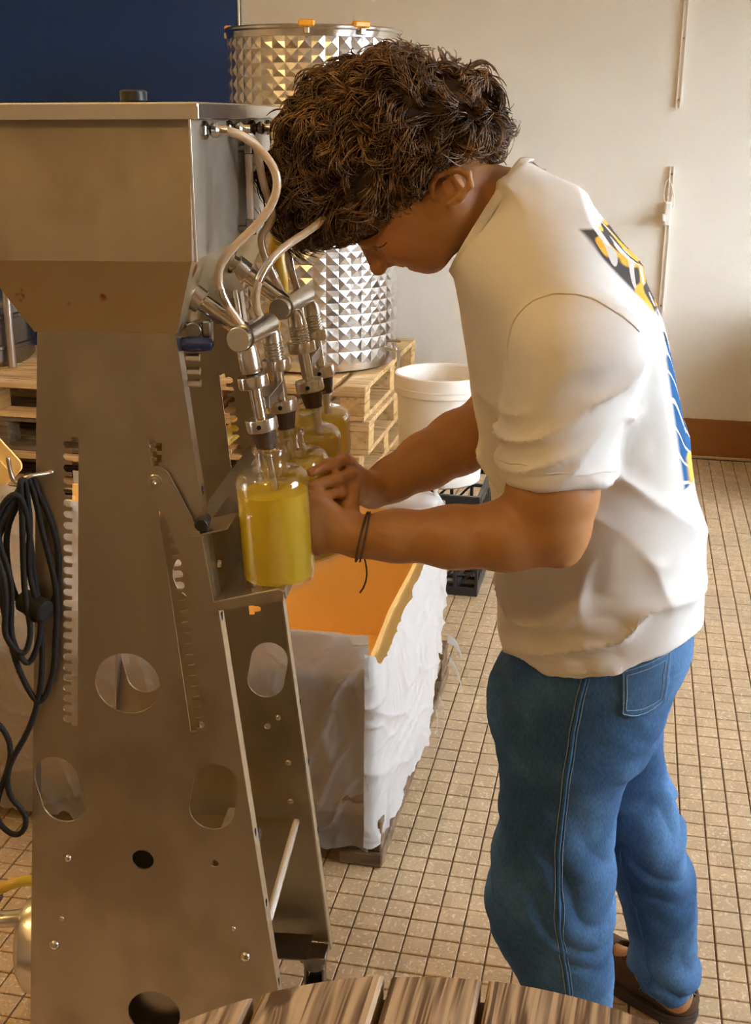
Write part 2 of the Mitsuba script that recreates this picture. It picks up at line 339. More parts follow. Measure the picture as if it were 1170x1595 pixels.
# hopper side fittings
for y in (.017, .159, .314, .44):
    mp('hose_barb', lathe([(0, 0), (.0105, 0), (.0105, .004), (.006, .006), (.006, .012), (.009, .015), (.009, .021), (.0055, .024), (.0055, .034), (0, .034)], 20, (.1375, y, 1.598), (1, y, 1.598)), 'steel_polish', smooth=30)
    mp('hose_nut', lathe([(.0085, 0), (.011, .002), (.011, .006), (.0085, .008)], 6, (.139, y, 1.598), (1, y, 1.598)), 'steel_dark')
g = mp('level_gauge', cyl([.152, .235, 1.475], [.152, .235, 1.575], .0055, 16), 'white_plastic', smooth=40)
for z in (1.462, 1.572): mp('gauge_fitting', cat_([cyl([.152, .235, z - .008], [.152, .235, z + .014], .0075, 16, .001), cyl([.132, .235, z], [.152, .235, z], .005, 12)]), 'steel_dark', parent=g, smooth=40)
mp('gauge_rod', cyl([.148, .256, 1.455], [.148, .256, 1.575], .0042, 12), 'white_plastic', smooth=40, parent=g)
# manifolds, pipes
for k, (a, b) in enumerate((((.174, .022, 1.342), (.188, .158, 1.341)), ((.190, .236, 1.349), (.207, .372, 1.351)))):
    d = A(b) - A(a); d /= np.linalg.norm(d)
    m = mp('manifold', cyl(a, b, .0148, 28, .0012), 'steel_satin', smooth=35)
    mp('end_cap', cyl(A(a) - d * .006, A(a) + d * .004, .0158, 28, .001), 'steel_satin', parent=m, smooth=35)
    mp('clamp_ring', lathe([(.0148, 0), (.0172, .001), (.0172, .005), (.0148, .006)], 28, A(a) + d * .008, A(a) + d), 'steel_dark', parent=m, smooth=35)
for a, b, c in (((.098, .040, 1.404), (.176, .052, 1.346), .0118), ((.118, .228, 1.420), (.193, .262, 1.356), .0115)):
    a, b = A(a), A(b); L = np.linalg.norm(b - a); p = lambda s: a + (b - a) * s
    k = mp('inlet_pipe', cyl(a, b, c, 24), 'steel_polish', smooth=40)
    mp('pipe_collar', cyl(p(.12), p(.32), c + .0045, 24, .0015), 'steel_satin', parent=k, smooth=35)
    mp('pipe_collar', cyl(p(-.05), p(.03), c + .008, 24, .0015), 'steel_satin', parent=k, smooth=35)
mp('support_bracket', plate(Polygon([(.10, 1.350), (.162, 1.392), (.150, 1.415), (.10, 1.40)]), .12, .124), 'steel_satin')
mp('support_rod', cyl([.150, .118, 1.39], [.162, .10, 1.335], .0038, 12), 'steel_polish', smooth=40)
# valve with blue grip
vl = mp('valve', cat_([cyl([.098, .045, 1.352], [.132, .045, 1.352], .008, 16, .001), box(.122, .134, .036, .054, 1.333, 1.362, .002), cyl([.112, .03, 1.35], [.112, .06, 1.35], .011, 16, .001)]), 'steel_dark', smooth=35)
mp('valve_grip', tube(A([(.094, .028, 1.334), (.098, .026, 1.334), (.110, .024, 1.334), (.128, .022, 1.335), (.137, .022, 1.335), (.140, .022, 1.335)]), A([.004, .0085, .0092, .0092, .0078, .003]), 16), 'blue_grip', 'dark blue lever grip', parent=vl, smooth=50)
for z in (1.318, 1.300, 1.285): mp('valve_screw', cyl([.105, .018, z], [.122, .018, z], .0055, 6), 'steel_polish', parent=vl)
# filling nozzles
NOZ = [((.176, .053, 1.330), (.209, .053, 1.132)), ((.188, .170, 1.330), (.213, .170, 1.134)), ((.206, .274, 1.336), (.239, .274, 1.150)), ((.211, .381, 1.336), (.238, .381, 1.160))]
for k, (a, b) in enumerate(NOZ):
    a, b = A(a), A(b); d = (b - a) / np.linalg.norm(b - a); top = a
    if k in (0, ):
        prof = [(0, -.008), (.008, -.006), (.013, .005), (.0138, .008), (.0138, .023), (.0125, .025), (.0125, .028), (.0085, .030)]
    else:
        prof = [(0, -.008), (.008, -.006), (.0128, .004)]
        for i in range(7): prof += [(.0140, .0055 + i * .0042), (.0140, .0075 + i * .0042), (.0120, .0083 + i * .0042), (.0120, .0091 + i * .0042)]
        prof += [(.0085, .036)]
    prof = [(r_, t_ + (.010 if t_ > .005 else 0)) for r_, t_ in prof]
    n = mp('nozzle', lathe(prof, 24, top, top + d), 'steel_satin', smooth=35)
    L = np.linalg.norm(b - a)
    mp('nozzle_collar', lathe([(0.0085, 0.041), (0.02, 0.042), (0.0208, 0.044), (0.0208, 0.056), (0.0198, 0.058), (0.0085, 0.058)], 28, top, top + d), 'steel_polish', parent=n, smooth=35)
    mp('nozzle_stem', lathe([(0.0086, 0.056), (0.0086, 0.104)], 20, top, top + d), 'steel_polish', parent=n, smooth=40)
    mp('stop_collar', lathe([(0.0086, 0.099), (0.0205, 0.1), (0.0215, 0.102), (0.0215, 0.115), (0.0205, 0.117), (0.0086, 0.117)], 28, top, top + d), 'steel_satin', parent=n, smooth=35)
    mp('stopper', lathe([(0.017, 0.117), (0.0165, 0.122), (0.0125, 0.143), (0.0065, 0.144)], 24, top, top + d), 'brown_rubber', 'dark brown rubber cone', parent=n, smooth=35)
    mp('filler_tube', lathe([(.0062, .14), (.0062, L - .004), (.005, L), (0, L + .001)], 16, top, top + d), 'steel_polish', parent=n, smooth=40)
    side = A([.0, -1, 0]); c = top + d * .1085
    mp('set_screw', cyl(c + side * .019, c + side * .0222, .0032, 10), 'black_rubber', parent=n)
for k in (0, 2):
    a = A(NOZ[k][0]) + (A(NOZ[k][1]) - A(NOZ[k][0])) * .40; b = A(NOZ[k + 1][0]) + (A(NOZ[k + 1][1]) - A(NOZ[k + 1][0])) * .40
    mp('clamp_bar', box(min(a[0], b[0]) - .008, max(a[0], b[0]) + .006, a[1] + .006, b[1] - .006, a[2] - .008, a[2] + .008, .001), 'steel_dark')
# hoses from the hopper to the nozzles
HOSE = [[(.150, .017, 1.598), (.170, .022, 1.597), (.201, .045, 1.578), (.224, .05, 1.538), (.210, .05, 1.499), (.166, .04, 1.454), (.149, .035, 1.428), (.153, .035, 1.392), (.164, .04, 1.371), (.176, .047, 1.350)],
        [(.150, .159, 1.598), (.166, .17, 1.590), (.172, .21, 1.55), (.176, .25, 1.50), (.177, .26, 1.473), (.164, .25, 1.450), (.166, .25, 1.427), (.179, .255, 1.393), (.190, .262, 1.358)],
        [(.150, .314, 1.598), (.175, .315, 1.598), (.216, .32, 1.592), (.262, .32, 1.566), (.270, .30, 1.52), (.248, .24, 1.470), (.198, .15, 1.431), (.181, .128, 1.401), (.177, .125, 1.377), (.183, .132, 1.350)],
        [(.150, .44, 1.598), (.178, .43, 1.594), (.190, .40, 1.55), (.184, .375, 1.48), (.184, .36, 1.44), (.185, .35, 1.416), (.192, .345, 1.382), (.199, .345, 1.358)]]
for h in HOSE:
    P = spline(h, 60); k = mp('hose', tube(P, .0056, 12), 'hose', smooth=True)
    mp('hose_tail', tube(P[-9:], .0036, 10), 'steel_dark', parent=k, smooth=True)
    mp('hose_ferrule', tube(P[-12:-7], .0066, 12), 'steel_polish', parent=k, smooth=40)
mp('return_hose', tube(spline([(.13, .60, 1.50), (.137, .6, 1.443), (.126, .58, 1.392), (.129, .58, 1.329), (.114, .58, 1.276), (.112, .58, 1.197), (.06, .56, 1.10), (.02, .5, 1.07)], 50), .0145, 16), 'yellow_liquid_hose', 'thick yellow hose behind the nozzles', smooth=True)
# bottle tray with its link arm
tray = mp('bottle_tray', sheet(A([[(x, y, z) for y in (-.009, .44)] for x, z in ((.098, 1.090), (.118, 1.086), (.131, .990), (.228, 1.010), (.230, .998))]), .0028), 'steel')
mp('tray_front', plate(Polygon([(.104, 1.083), (.119, 1.085), (.1325, .9905), (.222, 1.012), (.2275, 1.009), (.2275, .9965), (.116, .974), (.112, .978)]), -.0125, -.0095), 'steel', parent=tray)
mp('tray_edge', tube(A([(.119, -.011, 1.085), (.1325, -.011, .9905), (.222, -.011, 1.012), (.2285, -.011, 1.0085)]), .0016, 8), 'steel_polish', parent=tray)
mp('tray_lip', sheet(A([[(x, y, z) for y in (-.0125, .055)] for x, z in ((.118, 1.0865), (.155, 1.096))]), .0022), 'steel_satin', parent=tray)
mp('tray_screw', lathe([(0, .006), (.005, .005), (.006, 0)], 12, (.131, .03, 1.03), (1.131, .03, 1.03)), 'steel_polish', parent=tray, smooth=40)
arm = mp('link_arm', plate(unary_union([ngon(.061, 1.157, .0215), ngon(.11, 1.075, .012)]).convex_hull.union(Polygon([(.061, 1.14), (.112, 1.078), (.118, .976), (.100, 1.02)])), -.0085, -.0055), 'steel')
mp('arm_bolt', hexbolt(.061, 1.157, .0068, -.0085), 'steel_polish', parent=arm, smooth=30)
mp('hinge_knob', lathe([(0, -.014), (.008, -.014), (.010, -.011), (.010, .0), (.007, .002), (.007, .016), (0, .016)], 16, (.121, .0, 1.100), (.121, 1, 1.100)), 'black_plastic', parent=arm, smooth=35)
# base between the legs
mp('base_shelf', cat_([box(-.150, .166, .028, DP - .028, .397, .400), box(.163, .166, .028, DP - .028, .372, .400)]), 'steel_shelf')
mp('base_plate', box(-.19, .19, DP - .10, DP - .028, .150, .153), 'steel_dark')
mp('dark_filler_drum', cat_([cyl([.004, .02, .572], [.004, .16, .572], .034, 24, .003)]), 'black_plastic', 'black cylinder added to darken the middle panel hole', smooth=35)  # cylinder added behind the middle hole so that it looks dark
mp('dark_filler_box', box(-.10, .06, .03, .20, .16, .345, .006), 'steel_dark')  # dark box added inside to keep the bottom hole in gloom
mp('brace_rod', cyl([.164, DP - .03, .395], [.182, .03, .455], .0062, 14), 'white_plastic', smooth=40)
mp('locking_knob', lathe([(0, .032), (.011, .032), (.013, .029), (.009, .022), (.013, .017), (.013, .010), (.006, .006), (.006, 0), (0, 0)], 20, (.128, .10, .56), (1.128, .0, .56)), 'black_plastic', smooth=35)
mp('inner_bracket', box(.10, .128, .03, .15, .545, .575, .002), 'steel')
for x, y in ((.192, DP - .03), (-.18, DP - .03), (.192, .03), (-.18, .03)):
    c = mp('caster', cat_([box(x - .024, x + .024, y - .024, y + .024, .106, .120, .002), cyl([x, y, .085], [x, y, .107], .021, 24, .002), box(x - .019, x - .0145, y - .014, y + .02, .03, .088, .001), box(x + .0145, x + .019, y - .014, y + .02, .03, .088, .001)]), 'steel_dark', smooth=35)
    mp('wheel', lathe([(0, -.0125), (.024, -.0125), (.031, -.010), (.0325, 0), (.031, .010), (.024, .0125), (0, .0125)], 28, (x, y + .006, .0325), (x + 1, y + .006, .0325)), 'black_rubber', parent=c, smooth=35)
    mp('axle', cyl([x - .022, y + .006, .0325], [x + .022, y + .006, .0325], .005, 12), 'steel_polish', parent=c, smooth=40)
# pump at the left foot
pm = mp('pump', lathe([(0, 0), (.03, 0), (.055, .004), (.072, .014), (.077, .03), (.077, .12), (.07, .13), (0, .13)], 36, (-.238, .08, .345), (.3, .16, .345)), 'steel_satin', smooth=40)
mp('pump_pipe', tube(spline([(-.235, .09, .39), (-.26, .08, .392), (-.33, .08, .392), (-.40, .09, .39)], 20), .0135, 16), 'steel_satin', parent=pm, smooth=40)
mp('pump_valve', cat_([cyl([-.275, .075, .385], [-.275, .075, .43], .012, 16, .002), box(-.295, -.255, .066, .084, .43, .442, .003)]), 'steel_dark', parent=pm, smooth=35)
mp('pump_hose', tube(spline([(-.285, .06, .44), (-.265, .06, .452), (-.235, .07, .466), (-.20, .09, .462), (-.15, .15, .45)], 24), .0085, 12), 'yellow_liquid_hose', 'yellow hose', parent=pm, smooth=True)
# cable coil
cb = thing('power_cable', 'black power cable hanging in loops on the left side of the filling machine', 'cable')
r = np.random.default_rng(3); pts = []
for k, (cx, w, bot, yy) in enumerate(((-.122, .030, .835, -.02), (-.126, .024, .90, -.034), (-.116, .028, .955, -.012), (-.130, .022, .92, -.045))):
    for i in range(12):
        a = i / 12 * 2 * np.pi; c = math.cos(a); z = (1.163 + bot) / 2 + (1.163 - bot) / 2 * c
        x = cx + w * math.sin(a) * (1 - .55 * math.exp(-((z - 1.02) / .05) ** 2) * (1 if k % 2 else -.4)) + r.uniform(-.003, .003)
        if z > 1.10: x += (-.103 - x) * (z - 1.10) / .063 * .8
        pts.append((x, yy + .010 * math.sin(a) + r.uniform(-.002, .002), z))
pts += [(-.112, -.02, 1.05), (-.109, -.02, .95), (-.126, -.02, .83), (-.150, -.02, .775), (-.180, -.02, .715), (-.176, -.02, .675), (-.160, -.02, .648), (-.176, -.02, .617), (-.197, -.02, .630), (-.200, -.02, .670), (-.180, -.01, .73), (-.21, .0, .80)]
P = spline(pts, 620)
put(cb + '__cord', tube(P, .0042, 9), 'black_rubber', M=MM, smooth=True)
put(cb + '__tie', cyl([-.135, -.012, .985], [-.095, -.03, .975], .016, 14, .003), 'black_rubber', M=MM, smooth=40)
put(cb + '__hook', tube(spline([(-.128, -.03, 1.192), (-.126, -.03, 1.172), (-.119, -.03, 1.158), (-.110, -.03, 1.163), (-.097, -.02, 1.166), (-.08, .0, 1.166)], 24), .0028, 8), 'steel_satin', M=MM, smooth=True)
# bottles of pale green-yellow liquid
BOT = [((.2110, .053, .998), (.2030, .053, 1.193), 'large glass bottle of yellow liquid nearest the camera, standing on the steel tray'),
       ((.2450, .170, .992), (.2060, .170, 1.186), 'glass bottle of yellow liquid held in the hands of the man'),
       ((.2210, .277, 1.002), (.2200, .277, 1.197), 'third glass bottle of yellow liquid, behind the held bottle'),
       ((.2250, .381, 1.006), (.2210, .381, 1.202), 'farthest glass bottle of yellow liquid, in front of the wooden pallets')]
outer = [(.018, .0), (.040, .0), (.0465, .0025), (.0498, .008), (.0505, .016), (.0505, .143), (.0498, .150), (.0470, .1570), (.0415, .1618), (.034, .1642), (.0265, .1655), (.0230, .169), (.0215, .174), (.0210, .186)]
inner = [(max(r_ - .0022, .0), max(t_, .007)) if t_ < .02 else (r_ - .0024, t_ - (.0018 if .14 < t_ < .17 else 0)) for r_, t_ in outer]
for k, (b, tp, lab) in enumerate(BOT):
    b, tp = A(b), A(tp); d = (tp - b) / np.linalg.norm(tp - b)
    t = thing('bottle', lab, 'bottle', 'bottles of yellow liquid under the nozzles')
    W = lambda prof, n=48: lathe(prof, n, b, b + d)
    put(t + '__glass', W([(0, .0008)] + [(r_, t_) for r_, t_ in outer] + [(.0205, .190)] + inner[::-1] + [(0, .007)]), 'bottle_glass', M=MM, smooth=35)
    put(t + '__neck_ring', W([(.0206, .184), (.0238, .186), (.0245, .1895), (.0238, .193), (.0206, .195), (.0190, .1935), (.0190, .186)]), 'bottle_base', M=MM, smooth=40)
    fill = (.132, .1545, .150, .1535)[k]
    lp = [(0, .0085), (.040, .0085), (.0455, .0105), (.0473, .016)] + [(rr, tt) for rr, tt in ((.0475, .142), (.0468, .149), (.0440, .1550)) if tt < fill] + [(np.interp(fill, [.142, .149, .155, .16], [.0475, .0468, .044, .038]), fill), (0, fill)]
    put(t + '__liquid', W(lp), 'liquid', M=MM, smooth=35)
# ------------------------------------------------------------------ embossed steel tank on its stack of pallets
def pallet(label, x0, x1, y0, y1, z0, along='x', dark=False, group=None, M=None):
    """A wooden pallet: deck boards, stringers, blocks, runners."""
    t = thing('pallet', label, 'pallet', group)
    w1, w2 = ('pallet_wood_dark', 'pallet_wood_dark') if dark else ('pallet_wood', 'pallet_end')
    r = np.random.default_rng(int(abs(x0 * 100 + y0 * 37 + z0 * 991)))
    sw = (lambda a0, a1, b0, b1, c0, c1: box(a0, a1, b0, b1, c0, c1, .0025)) if along == 'x' else (lambda a0, a1, b0, b1, c0, c1: box(b0, b1, a0, a1, c0, c1, .0025))
    (a0, a1, b0, b1) = (x0, x1, y0, y1) if along == 'x' else (y0, y1, x0, x1)
    n = 6; W = b1 - b0; bw = W / (n + (n - 1) * .30)
    for k in range(n):
        o = b0 + k * bw * 1.30 + (r.uniform(-.006, .006) if 0 < k < n - 1 else 0)
        put(t + '__deck_board', sw(a0 + r.uniform(-.004, .004), a1 + r.uniform(-.004, .004), o, o + bw, z0 + .122, z0 + .144), w1)
    for k in range(3):
        o = a0 + k * (a1 - a0 - .1) / 2
        put(t + '__stringer', sw(o, o + .1, b0, b1, z0 + .100, z0 + .1215), w1)
        for j in range(3):
            q = b0 + j * (W - .11) / 2
            put(t + '__block', sw(o + .002, o + .098, q + .002, q + .108, z0 + .0225, z0 + .0995), w2)
    for j in range(3):
        q = b0 + j * (W - .11) / 2
        put(t + '__runner', sw(a0, a1, q + .003, q + .107, z0 + .0005, z0 + .022), w1)
    return t
lv = ['bottom', 'second lowest', 'third from below', 'topmost']
for k in range(4):
    d = [.012, -.02, .015, 0][k]
    pallet(f'{lv[k]} wooden pallet in the stack under the tall embossed steel tank', -1.80 + d, -1.015 + d, 4.70 + d, 5.86 + d, k * .1445, 'y')
for k in range(4):
    d = [.01, -.015, .02, 0][k]
    pallet(f'{lv[k]} wooden pallet in the stack under the squat steel vessel at the left', -3.12 + d, -1.95 + d, 4.44 + d, 5.24 + d, k * .1445, 'x', dark=k in (0, 2))
tk = thing('steel_tank', 'tall cylindrical steel tank with embossed star pattern and orange rim clips', 'tank')
CX, CY, R, ZB, ZT = -1.345, 5.19, .352, .585, 1.94
nc, nr = 42, 25
dz = (ZT - .03 - ZB - .04) / nr; v, f = [], []
for i in range(nr + 1):
    for j in range(nc):
        a = j / nc * 2 * np.pi; rr = R * (1 + .002 * math.sin(3 * a + i)); v.append((CX + rr * math.cos(a), CY + rr * math.sin(a), ZB + .04 + i * dz))
r = np.random.default_rng(5)
def vp(i, j, o):
    a = j / nc * 2 * np.pi; return (CX + (R + o) * math.cos(a), CY + (R + o) * math.sin(a), ZB + .04 + i * dz)
v, f = [], []
for i in range(nr):
    for j in range(nc):
        o = .0055 + r.normal() * .0005; e = -.0012
        P8 = [vp(i, j, 0), vp(i, j + .5, e), vp(i, j + 1, 0), vp(i + .5, j + 1, e), vp(i + 1, j + 1, 0), vp(i + 1, j + .5, e), vp(i + 1, j, 0), vp(i + .5, j, e), vp(i + .5 + r.normal() * .04, j + .5 + r.normal() * .04, o)]
        b = len(v); v += P8; f += [(b + k, b + (k + 1) % 8, b + 8) for k in range(8)]
put(tk + '__shell', tm(v, f), 'tank_steel')
put(tk + '__bottom', lathe([(0, .004), (R - .03, .0), (R - .004, .012), (R, .04), (R - .01, .041)], 64, (CX, CY, ZB)), 'tank_steel', smooth=30)
put(tk + '__rim', lathe([(R - .012, -.045), (R + .002, -.035), (R + .004, -.012), (R + .012, -.006), (R + .013, .002), (R + .004, .007), (R - .01, .004), (R - .018, -.02), (R - .02, -.06), (R - .012, -.045)], 72, (CX, CY, ZT)), 'steel_polish', smooth=40)
put(tk + '__inner_lid', lathe([(0, -.03), (R - .03, -.035), (R - .015, -.04)], 48, (CX, CY, ZT)), 'steel_satin', smooth=30)
for k, (px_, w) in enumerate(((math.radians(184), .018), (math.radians(-80), .032), (math.radians(-45), .036))):
    c = A([CX + (R + .006) * math.cos(px_), CY + (R + .006) * math.sin(px_), ZT])
    m = cat_([box(-.014, .016, -w, w, -.004, .022, .006)]); m.apply_transform(rot([0, 0, 1], math.degrees(px_))); m.apply_translation(c)
    kk = put(tk + '__rim_clip', m, 'amber_plastic'); tag(kk, 'orange plastic rim clip')
    m = box(.008, .020, -w * .35, w * .35, -.030, -.004, .003); m.apply_transform(rot([0, 0, 1], math.degrees(px_))); m.apply_translation(c)
    put(kk + '__catch', m, 'steel_dark')
a = math.radians(-18); d = A([math.cos(a), math.sin(a), 0]); c = A([CX, CY, ZB + .085]) + d * (R - .01)
tp = put(tk + '__tap', cat_([cyl(c, c + d * .07, .012, 14, .002), cyl(c + d * .05 + A([0, 0, -.045]), c + d * .05 + A([0, 0, .03]), .010, 14, .002), cyl(c + d * .075 + A([0, 0, -.09]), c + d * .075 + A([0, 0, .0]), .008, 12, .001)]), 'steel_polish', smooth=40)
put(tp + '__handle', cyl(c + d * .05 + A([-.03, 0, .034]), c + d * .05 + A([.03, 0, .034]), .006, 10, .001), 'steel_dark', smooth=40)
lt = thing('steel_vessel', 'squat dark stainless steel vessel with a domed lid on pallets behind the machine', 'tank')
cx, cy, R2 = -2.86, 4.86, .30
put(lt + '__body', lathe([(0, .0), (R2 - .02, 0), (R2, .02), (R2, .07), (R2 + .008, .075), (R2 + .008, .088), (R2, .093), (R2, .20), (R2 + .008, .205), (R2 + .008, .218), (R2, .223), (R2 - .002, .25)], 56, (cx, cy, .58)), 'steel_dark', smooth=30)
put(lt + '__lid', lathe([(R2 + .004, .25), (R2 + .004, .262), (R2 - .02, .285), (R2 - .12, .335), (.05, .36), (0, .362)], 56, (cx, cy, .58)), 'steel_satin', smooth=30)
for a in (-25, 75, 195): 
    p = A([cx + (R2 + .03) * math.cos(math.radians(a)), cy + (R2 + .03) * math.sin(math.radians(a)), .58])
    put(lt + '__leg', cyl(p, p + A([0, 0, .33]), .017, 16, .002), 'steel_satin', smooth=40)

# ------------------------------------------------------------------ crates and bucket
def crate(label, x0, x1, y0, y1, z0, h):
    t = thing('crate', label, 'crate', None); b = 'black_plastic'
    put(t + '__bottom', cat_([box(x0, x1, y, y + .02, z0 + .002, z0 + .014, .001) for y in np.linspace(y0, y1 - .02, 6)] + [box(x, x + .02, y0, y1, z0, z0 + .010, .001) for x in np.linspace(x0, x1 - .02, 5)]), b)
    for nm, fx in (('front', y0), ('back', y1 - .012)):
        k = put(t + '__side_wall', cat_([box(x0, x1, fx, fx + .012, z0, z0 + .03, .002), box(x0, x1, fx - .004, fx + .014, z0 + h - .035, z0 + h, .003), box(x0, x1, fx, fx + .012, z0 + h * .52, z0 + h * .52 + .012, .002)]
            + [box(x - .006, x + .006, fx, fx + .012, z0, z0 + h, .002) for x in np.linspace(x0 + .006, x1 - .006, 5)]), b)
        for x in np.linspace(x0 + .006, x1 - .006, 5)[:-1]:
            w = (x1 - x0 - .012) / 4
            put(k + '__rib', tube(A([[x + .008, fx + .006, z0 + .03], [x + w - .008, fx + .006, z0 + h * .52]]), .0055, 4), b)
    for nm, fy in (('left', x0), ('right', x1 - .012)):
        k = put(t + '__end_wall', cat_([box(fy, fy + .012, y0, y1, z0, z0 + .05, .002), box(fy - .002, fy + .014, y0, y1, z0 + h - .035, z0 + h, .003)] + [box(fy, fy + .012, y - .007, y + .007, z0, z0 + h, .002) for y in np.linspace(y0 + .007, y1 - .007, 7)]), b)
    return t
crate('lower black plastic crate on the floor behind the wrapped load', -.772, -.455, 4.0, 4.42, 0, .184)
crate('upper black plastic crate, holding up the white bucket', -.772, -.455, 4.0, 4.42, .185, .184)
bk = thing('bucket', 'large open white plastic bucket standing on black crates', 'bucket')
put(bk + '__body', lathe([(0, .0), (.138, .0), (.145, .006), (.158, .325), (.1585, .385), (.1555, .386), (.154, .325), (.141, .012), (0, .010)], 64, (-.628, 4.19, .371)), 'white_plastic', smooth=35)
put(bk + '__rim', lathe([(.158, .322), (.165, .320), (.169, .324), (.1695, .378), (.167, .388), (.160, .391), (.1545, .389), (.1545, .38), (.158, .376), (.158, .322)], 64, (-.628, 4.19, .371)), 'white_plastic', smooth=40)
put(bk + '__rim_rib', lathe([(.1692, .342), (.1712, .344), (.1712, .348), (.1692, .350)], 64, (-.628, 4.19, .371)), 'white_plastic', smooth=40)

# ------------------------------------------------------------------ open carton in torn plastic wrap on a low pallet
pl = thing('pallet', 'low dark pallet under the plastic wrapped carton on the tiled floor', 'pallet')
PX0, PX1, PY0, PY1 = -1.66, -.458, 2.325, 3.345
for x in (PX0, (PX0 + PX1) / 2 - .05, PX1 - .1): put(pl + '__runner', box(x, x + .1, PY0, PY1, .0005, .034, .003), 'pallet_wood_dark')
for x in (PX0, (PX0 + PX1) / 2 - .05, PX1 - .1):
    for y in (PY0 + .012, (PY0 + PY1) / 2 - .05, PY1 - .112): put(pl + '__block', box(x + .004, x + .096, y, y + .1, .0345, .098, .003), 'pallet_wood_dark')
for k in range(7):
    y = PY0 + .004 + k * .1525; put(pl + '__deck_board', box(PX0, PX1 - .002, y, y + .098, .0985, .119, .003), 'pallet_wood_dark')
bx = thing('carton', 'large open cardboard carton with bare orange inner walls inside torn plastic wrap', 'box')
BX0, BX1, BY0, BY1, th = -1.635, -.500, 2.345, 3.325, .010
put(bx + '__bottom', box(BX0, BX1, BY0, BY1, .120, .126, .001), 'cardboard')
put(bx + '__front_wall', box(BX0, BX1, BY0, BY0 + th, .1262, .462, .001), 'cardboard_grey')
put(bx + '__back_wall', box(BX0, BX1, BY1 - th, BY1, .1262, .535, .001), 'cardboard')
put(bx + '__left_wall', box(BX0, BX0 + th, BY0 + th, BY1 - th, .1262, .50, .001), 'cardboard')
m = trimesh.creation.extrude_polygon(Polygon([(BY0 + th, .1262), (BY1 - th, .1262), (BY1 - th, .525), (2.93, .494), (2.64, .500), (2.48, .478), (BY0 + th, .470)]), th, engine='earcut')
m.apply_transform(A([[0, 0, 1, BX1 - th], [1, 0, 0, 0], [0, 1, 0, 0], [0, 0, 0, 1.0]])); put(bx + '__right_wall', m, 'cardboard')
sk = thing('carton', 'flat grey carton edge showing under the torn wrap at the foot of the load', 'box')
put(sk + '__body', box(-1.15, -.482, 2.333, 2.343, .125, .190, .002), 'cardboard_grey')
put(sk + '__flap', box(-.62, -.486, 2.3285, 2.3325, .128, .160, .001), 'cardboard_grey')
scene['film'] = {'type': 'principledthin', 'base_color': {'type': 'rgb', 'value': [.86, .84, .80]}, 'roughness': .14, 'spec_trans': .64, 'diff_trans': 1.0, 'eta': 1.5}
scene['film_mid'] = {**scene['film'], 'spec_trans': .36, 'diff_trans': 1.4}
scene['film_white'] = {'type': 'principledthin', 'base_color': {'type': 'rgb', 'value': [.80, .785, .76]}, 'roughness': .24, 'spec_trans': .22, 'diff_trans': .75, 'eta': 1.35}
wr = thing('plastic_wrap', 'torn white translucent plastic wrap around the large carton', 'plastic wrap')
def nz(*a, s=0): return meshkit.noise(np.stack(np.broadcast_arrays(*a), -1), s) - .5
def film(path, zt, zb, bulge, amp, n=150, m=90, hole=None, seed=0):
    P = A(path, float); L = np.r_[0, np.cumsum(np.linalg.norm(np.diff(P, axis=0), axis=1))]; s = np.linspace(0, L[-1], n)
    c = np.stack([np.interp(s, L, P[:, k]) for k in (0, 1)], 1)
    for _ in range(3): c[1:-1] = (c[:-2] + 2 * c[1:-1] + c[2:]) / 4
    d = np.gradient(c, axis=0); d /= np.linalg.norm(d, axis=1, keepdims=True); nrm = np.stack([d[:, 1], -d[:, 0]], 1)
    u = s / L[-1]; rg = np.random.default_rng(seed)
    z1 = zt(c, u) + .004 * nz(u * 30, 0, 0, s=seed) ; z0 = zb(c, u) + .018 * nz(u * 34, 1, 0, s=seed + 1) + .012 * nz(u * 90, 1, 0, s=seed + 2)
    w = np.linspace(0, 1, m); Z = z0[:, None] + (z1 - z0)[:, None] * w
    S = s[:, None] + 0 * w
    rg_ = lambda t: (1 - np.abs(np.sin(t))) ** 3
    o = amp * (1.4 * nz(S * 4 + Z * 4, Z * 2.2, 3, s=seed) + .7 * nz(S * 9 - Z * 9, Z * 6, 7, s=seed) + .55 * rg_(S * 14 + Z * 17 + 9 * nz(S * 5, Z * 5, 2, s=seed)) + .45 * rg_(S * 9 - Z * 26 + 11 * nz(S * 6, Z * 6, 5, s=seed)) + .22 * rg_(S * 40 + Z * 12 + 14 * nz(S * 9, Z * 9, 8, s=seed))) + bulge(c, u)[:, None] * np.clip(1 - w, 0, 1) ** .75
    V = np.stack([c[:, :1] + nrm[:, :1] * o, c[:, 1:] + nrm[:, 1:] * o, Z], -1)
    g = sheet(V, .0008) if hole is None else None
    if hole is not None:
        g = grid_mesh(V); ce = g.triangles_center; g.update_faces(~hole(ce))
    return g
def hole(c): return (c[:, 1] < 2.345) & (c[:, 2] > .168 + .02 * nz(c[:, 0] * 60, 0, 0)) & (c[:, 2] < .205 + (c[:, 0] + .47) * .35 + .012 * nz(c[:, 0] * 80, 3, 0)) & (c[:, 0] > -.545)
put(wr + '__front_film', film([(-1.66, 2.318), (-.487, 2.318)], lambda c, u: np.full(len(c), .566) - .012 * (u > .965), lambda c, u: np.full(len(c), .052), lambda c, u: .010 + 0 * u, .013, 190, 110, hole), 'film', smooth=True)
def sb(c, u): y = c[:, 1]; return .045 + .19 * np.clip((y - 2.36) / .52, 0, 1) + .02 * np.sin(y * 9)
def st(c, u): y = c[:, 1]; return np.interp(y, [2.31, 2.345, 2.37, 2.5, 2.64, 2.93, 3.1, 3.37], [.545, .50, .484, .487, .508, .502, .512, .545])
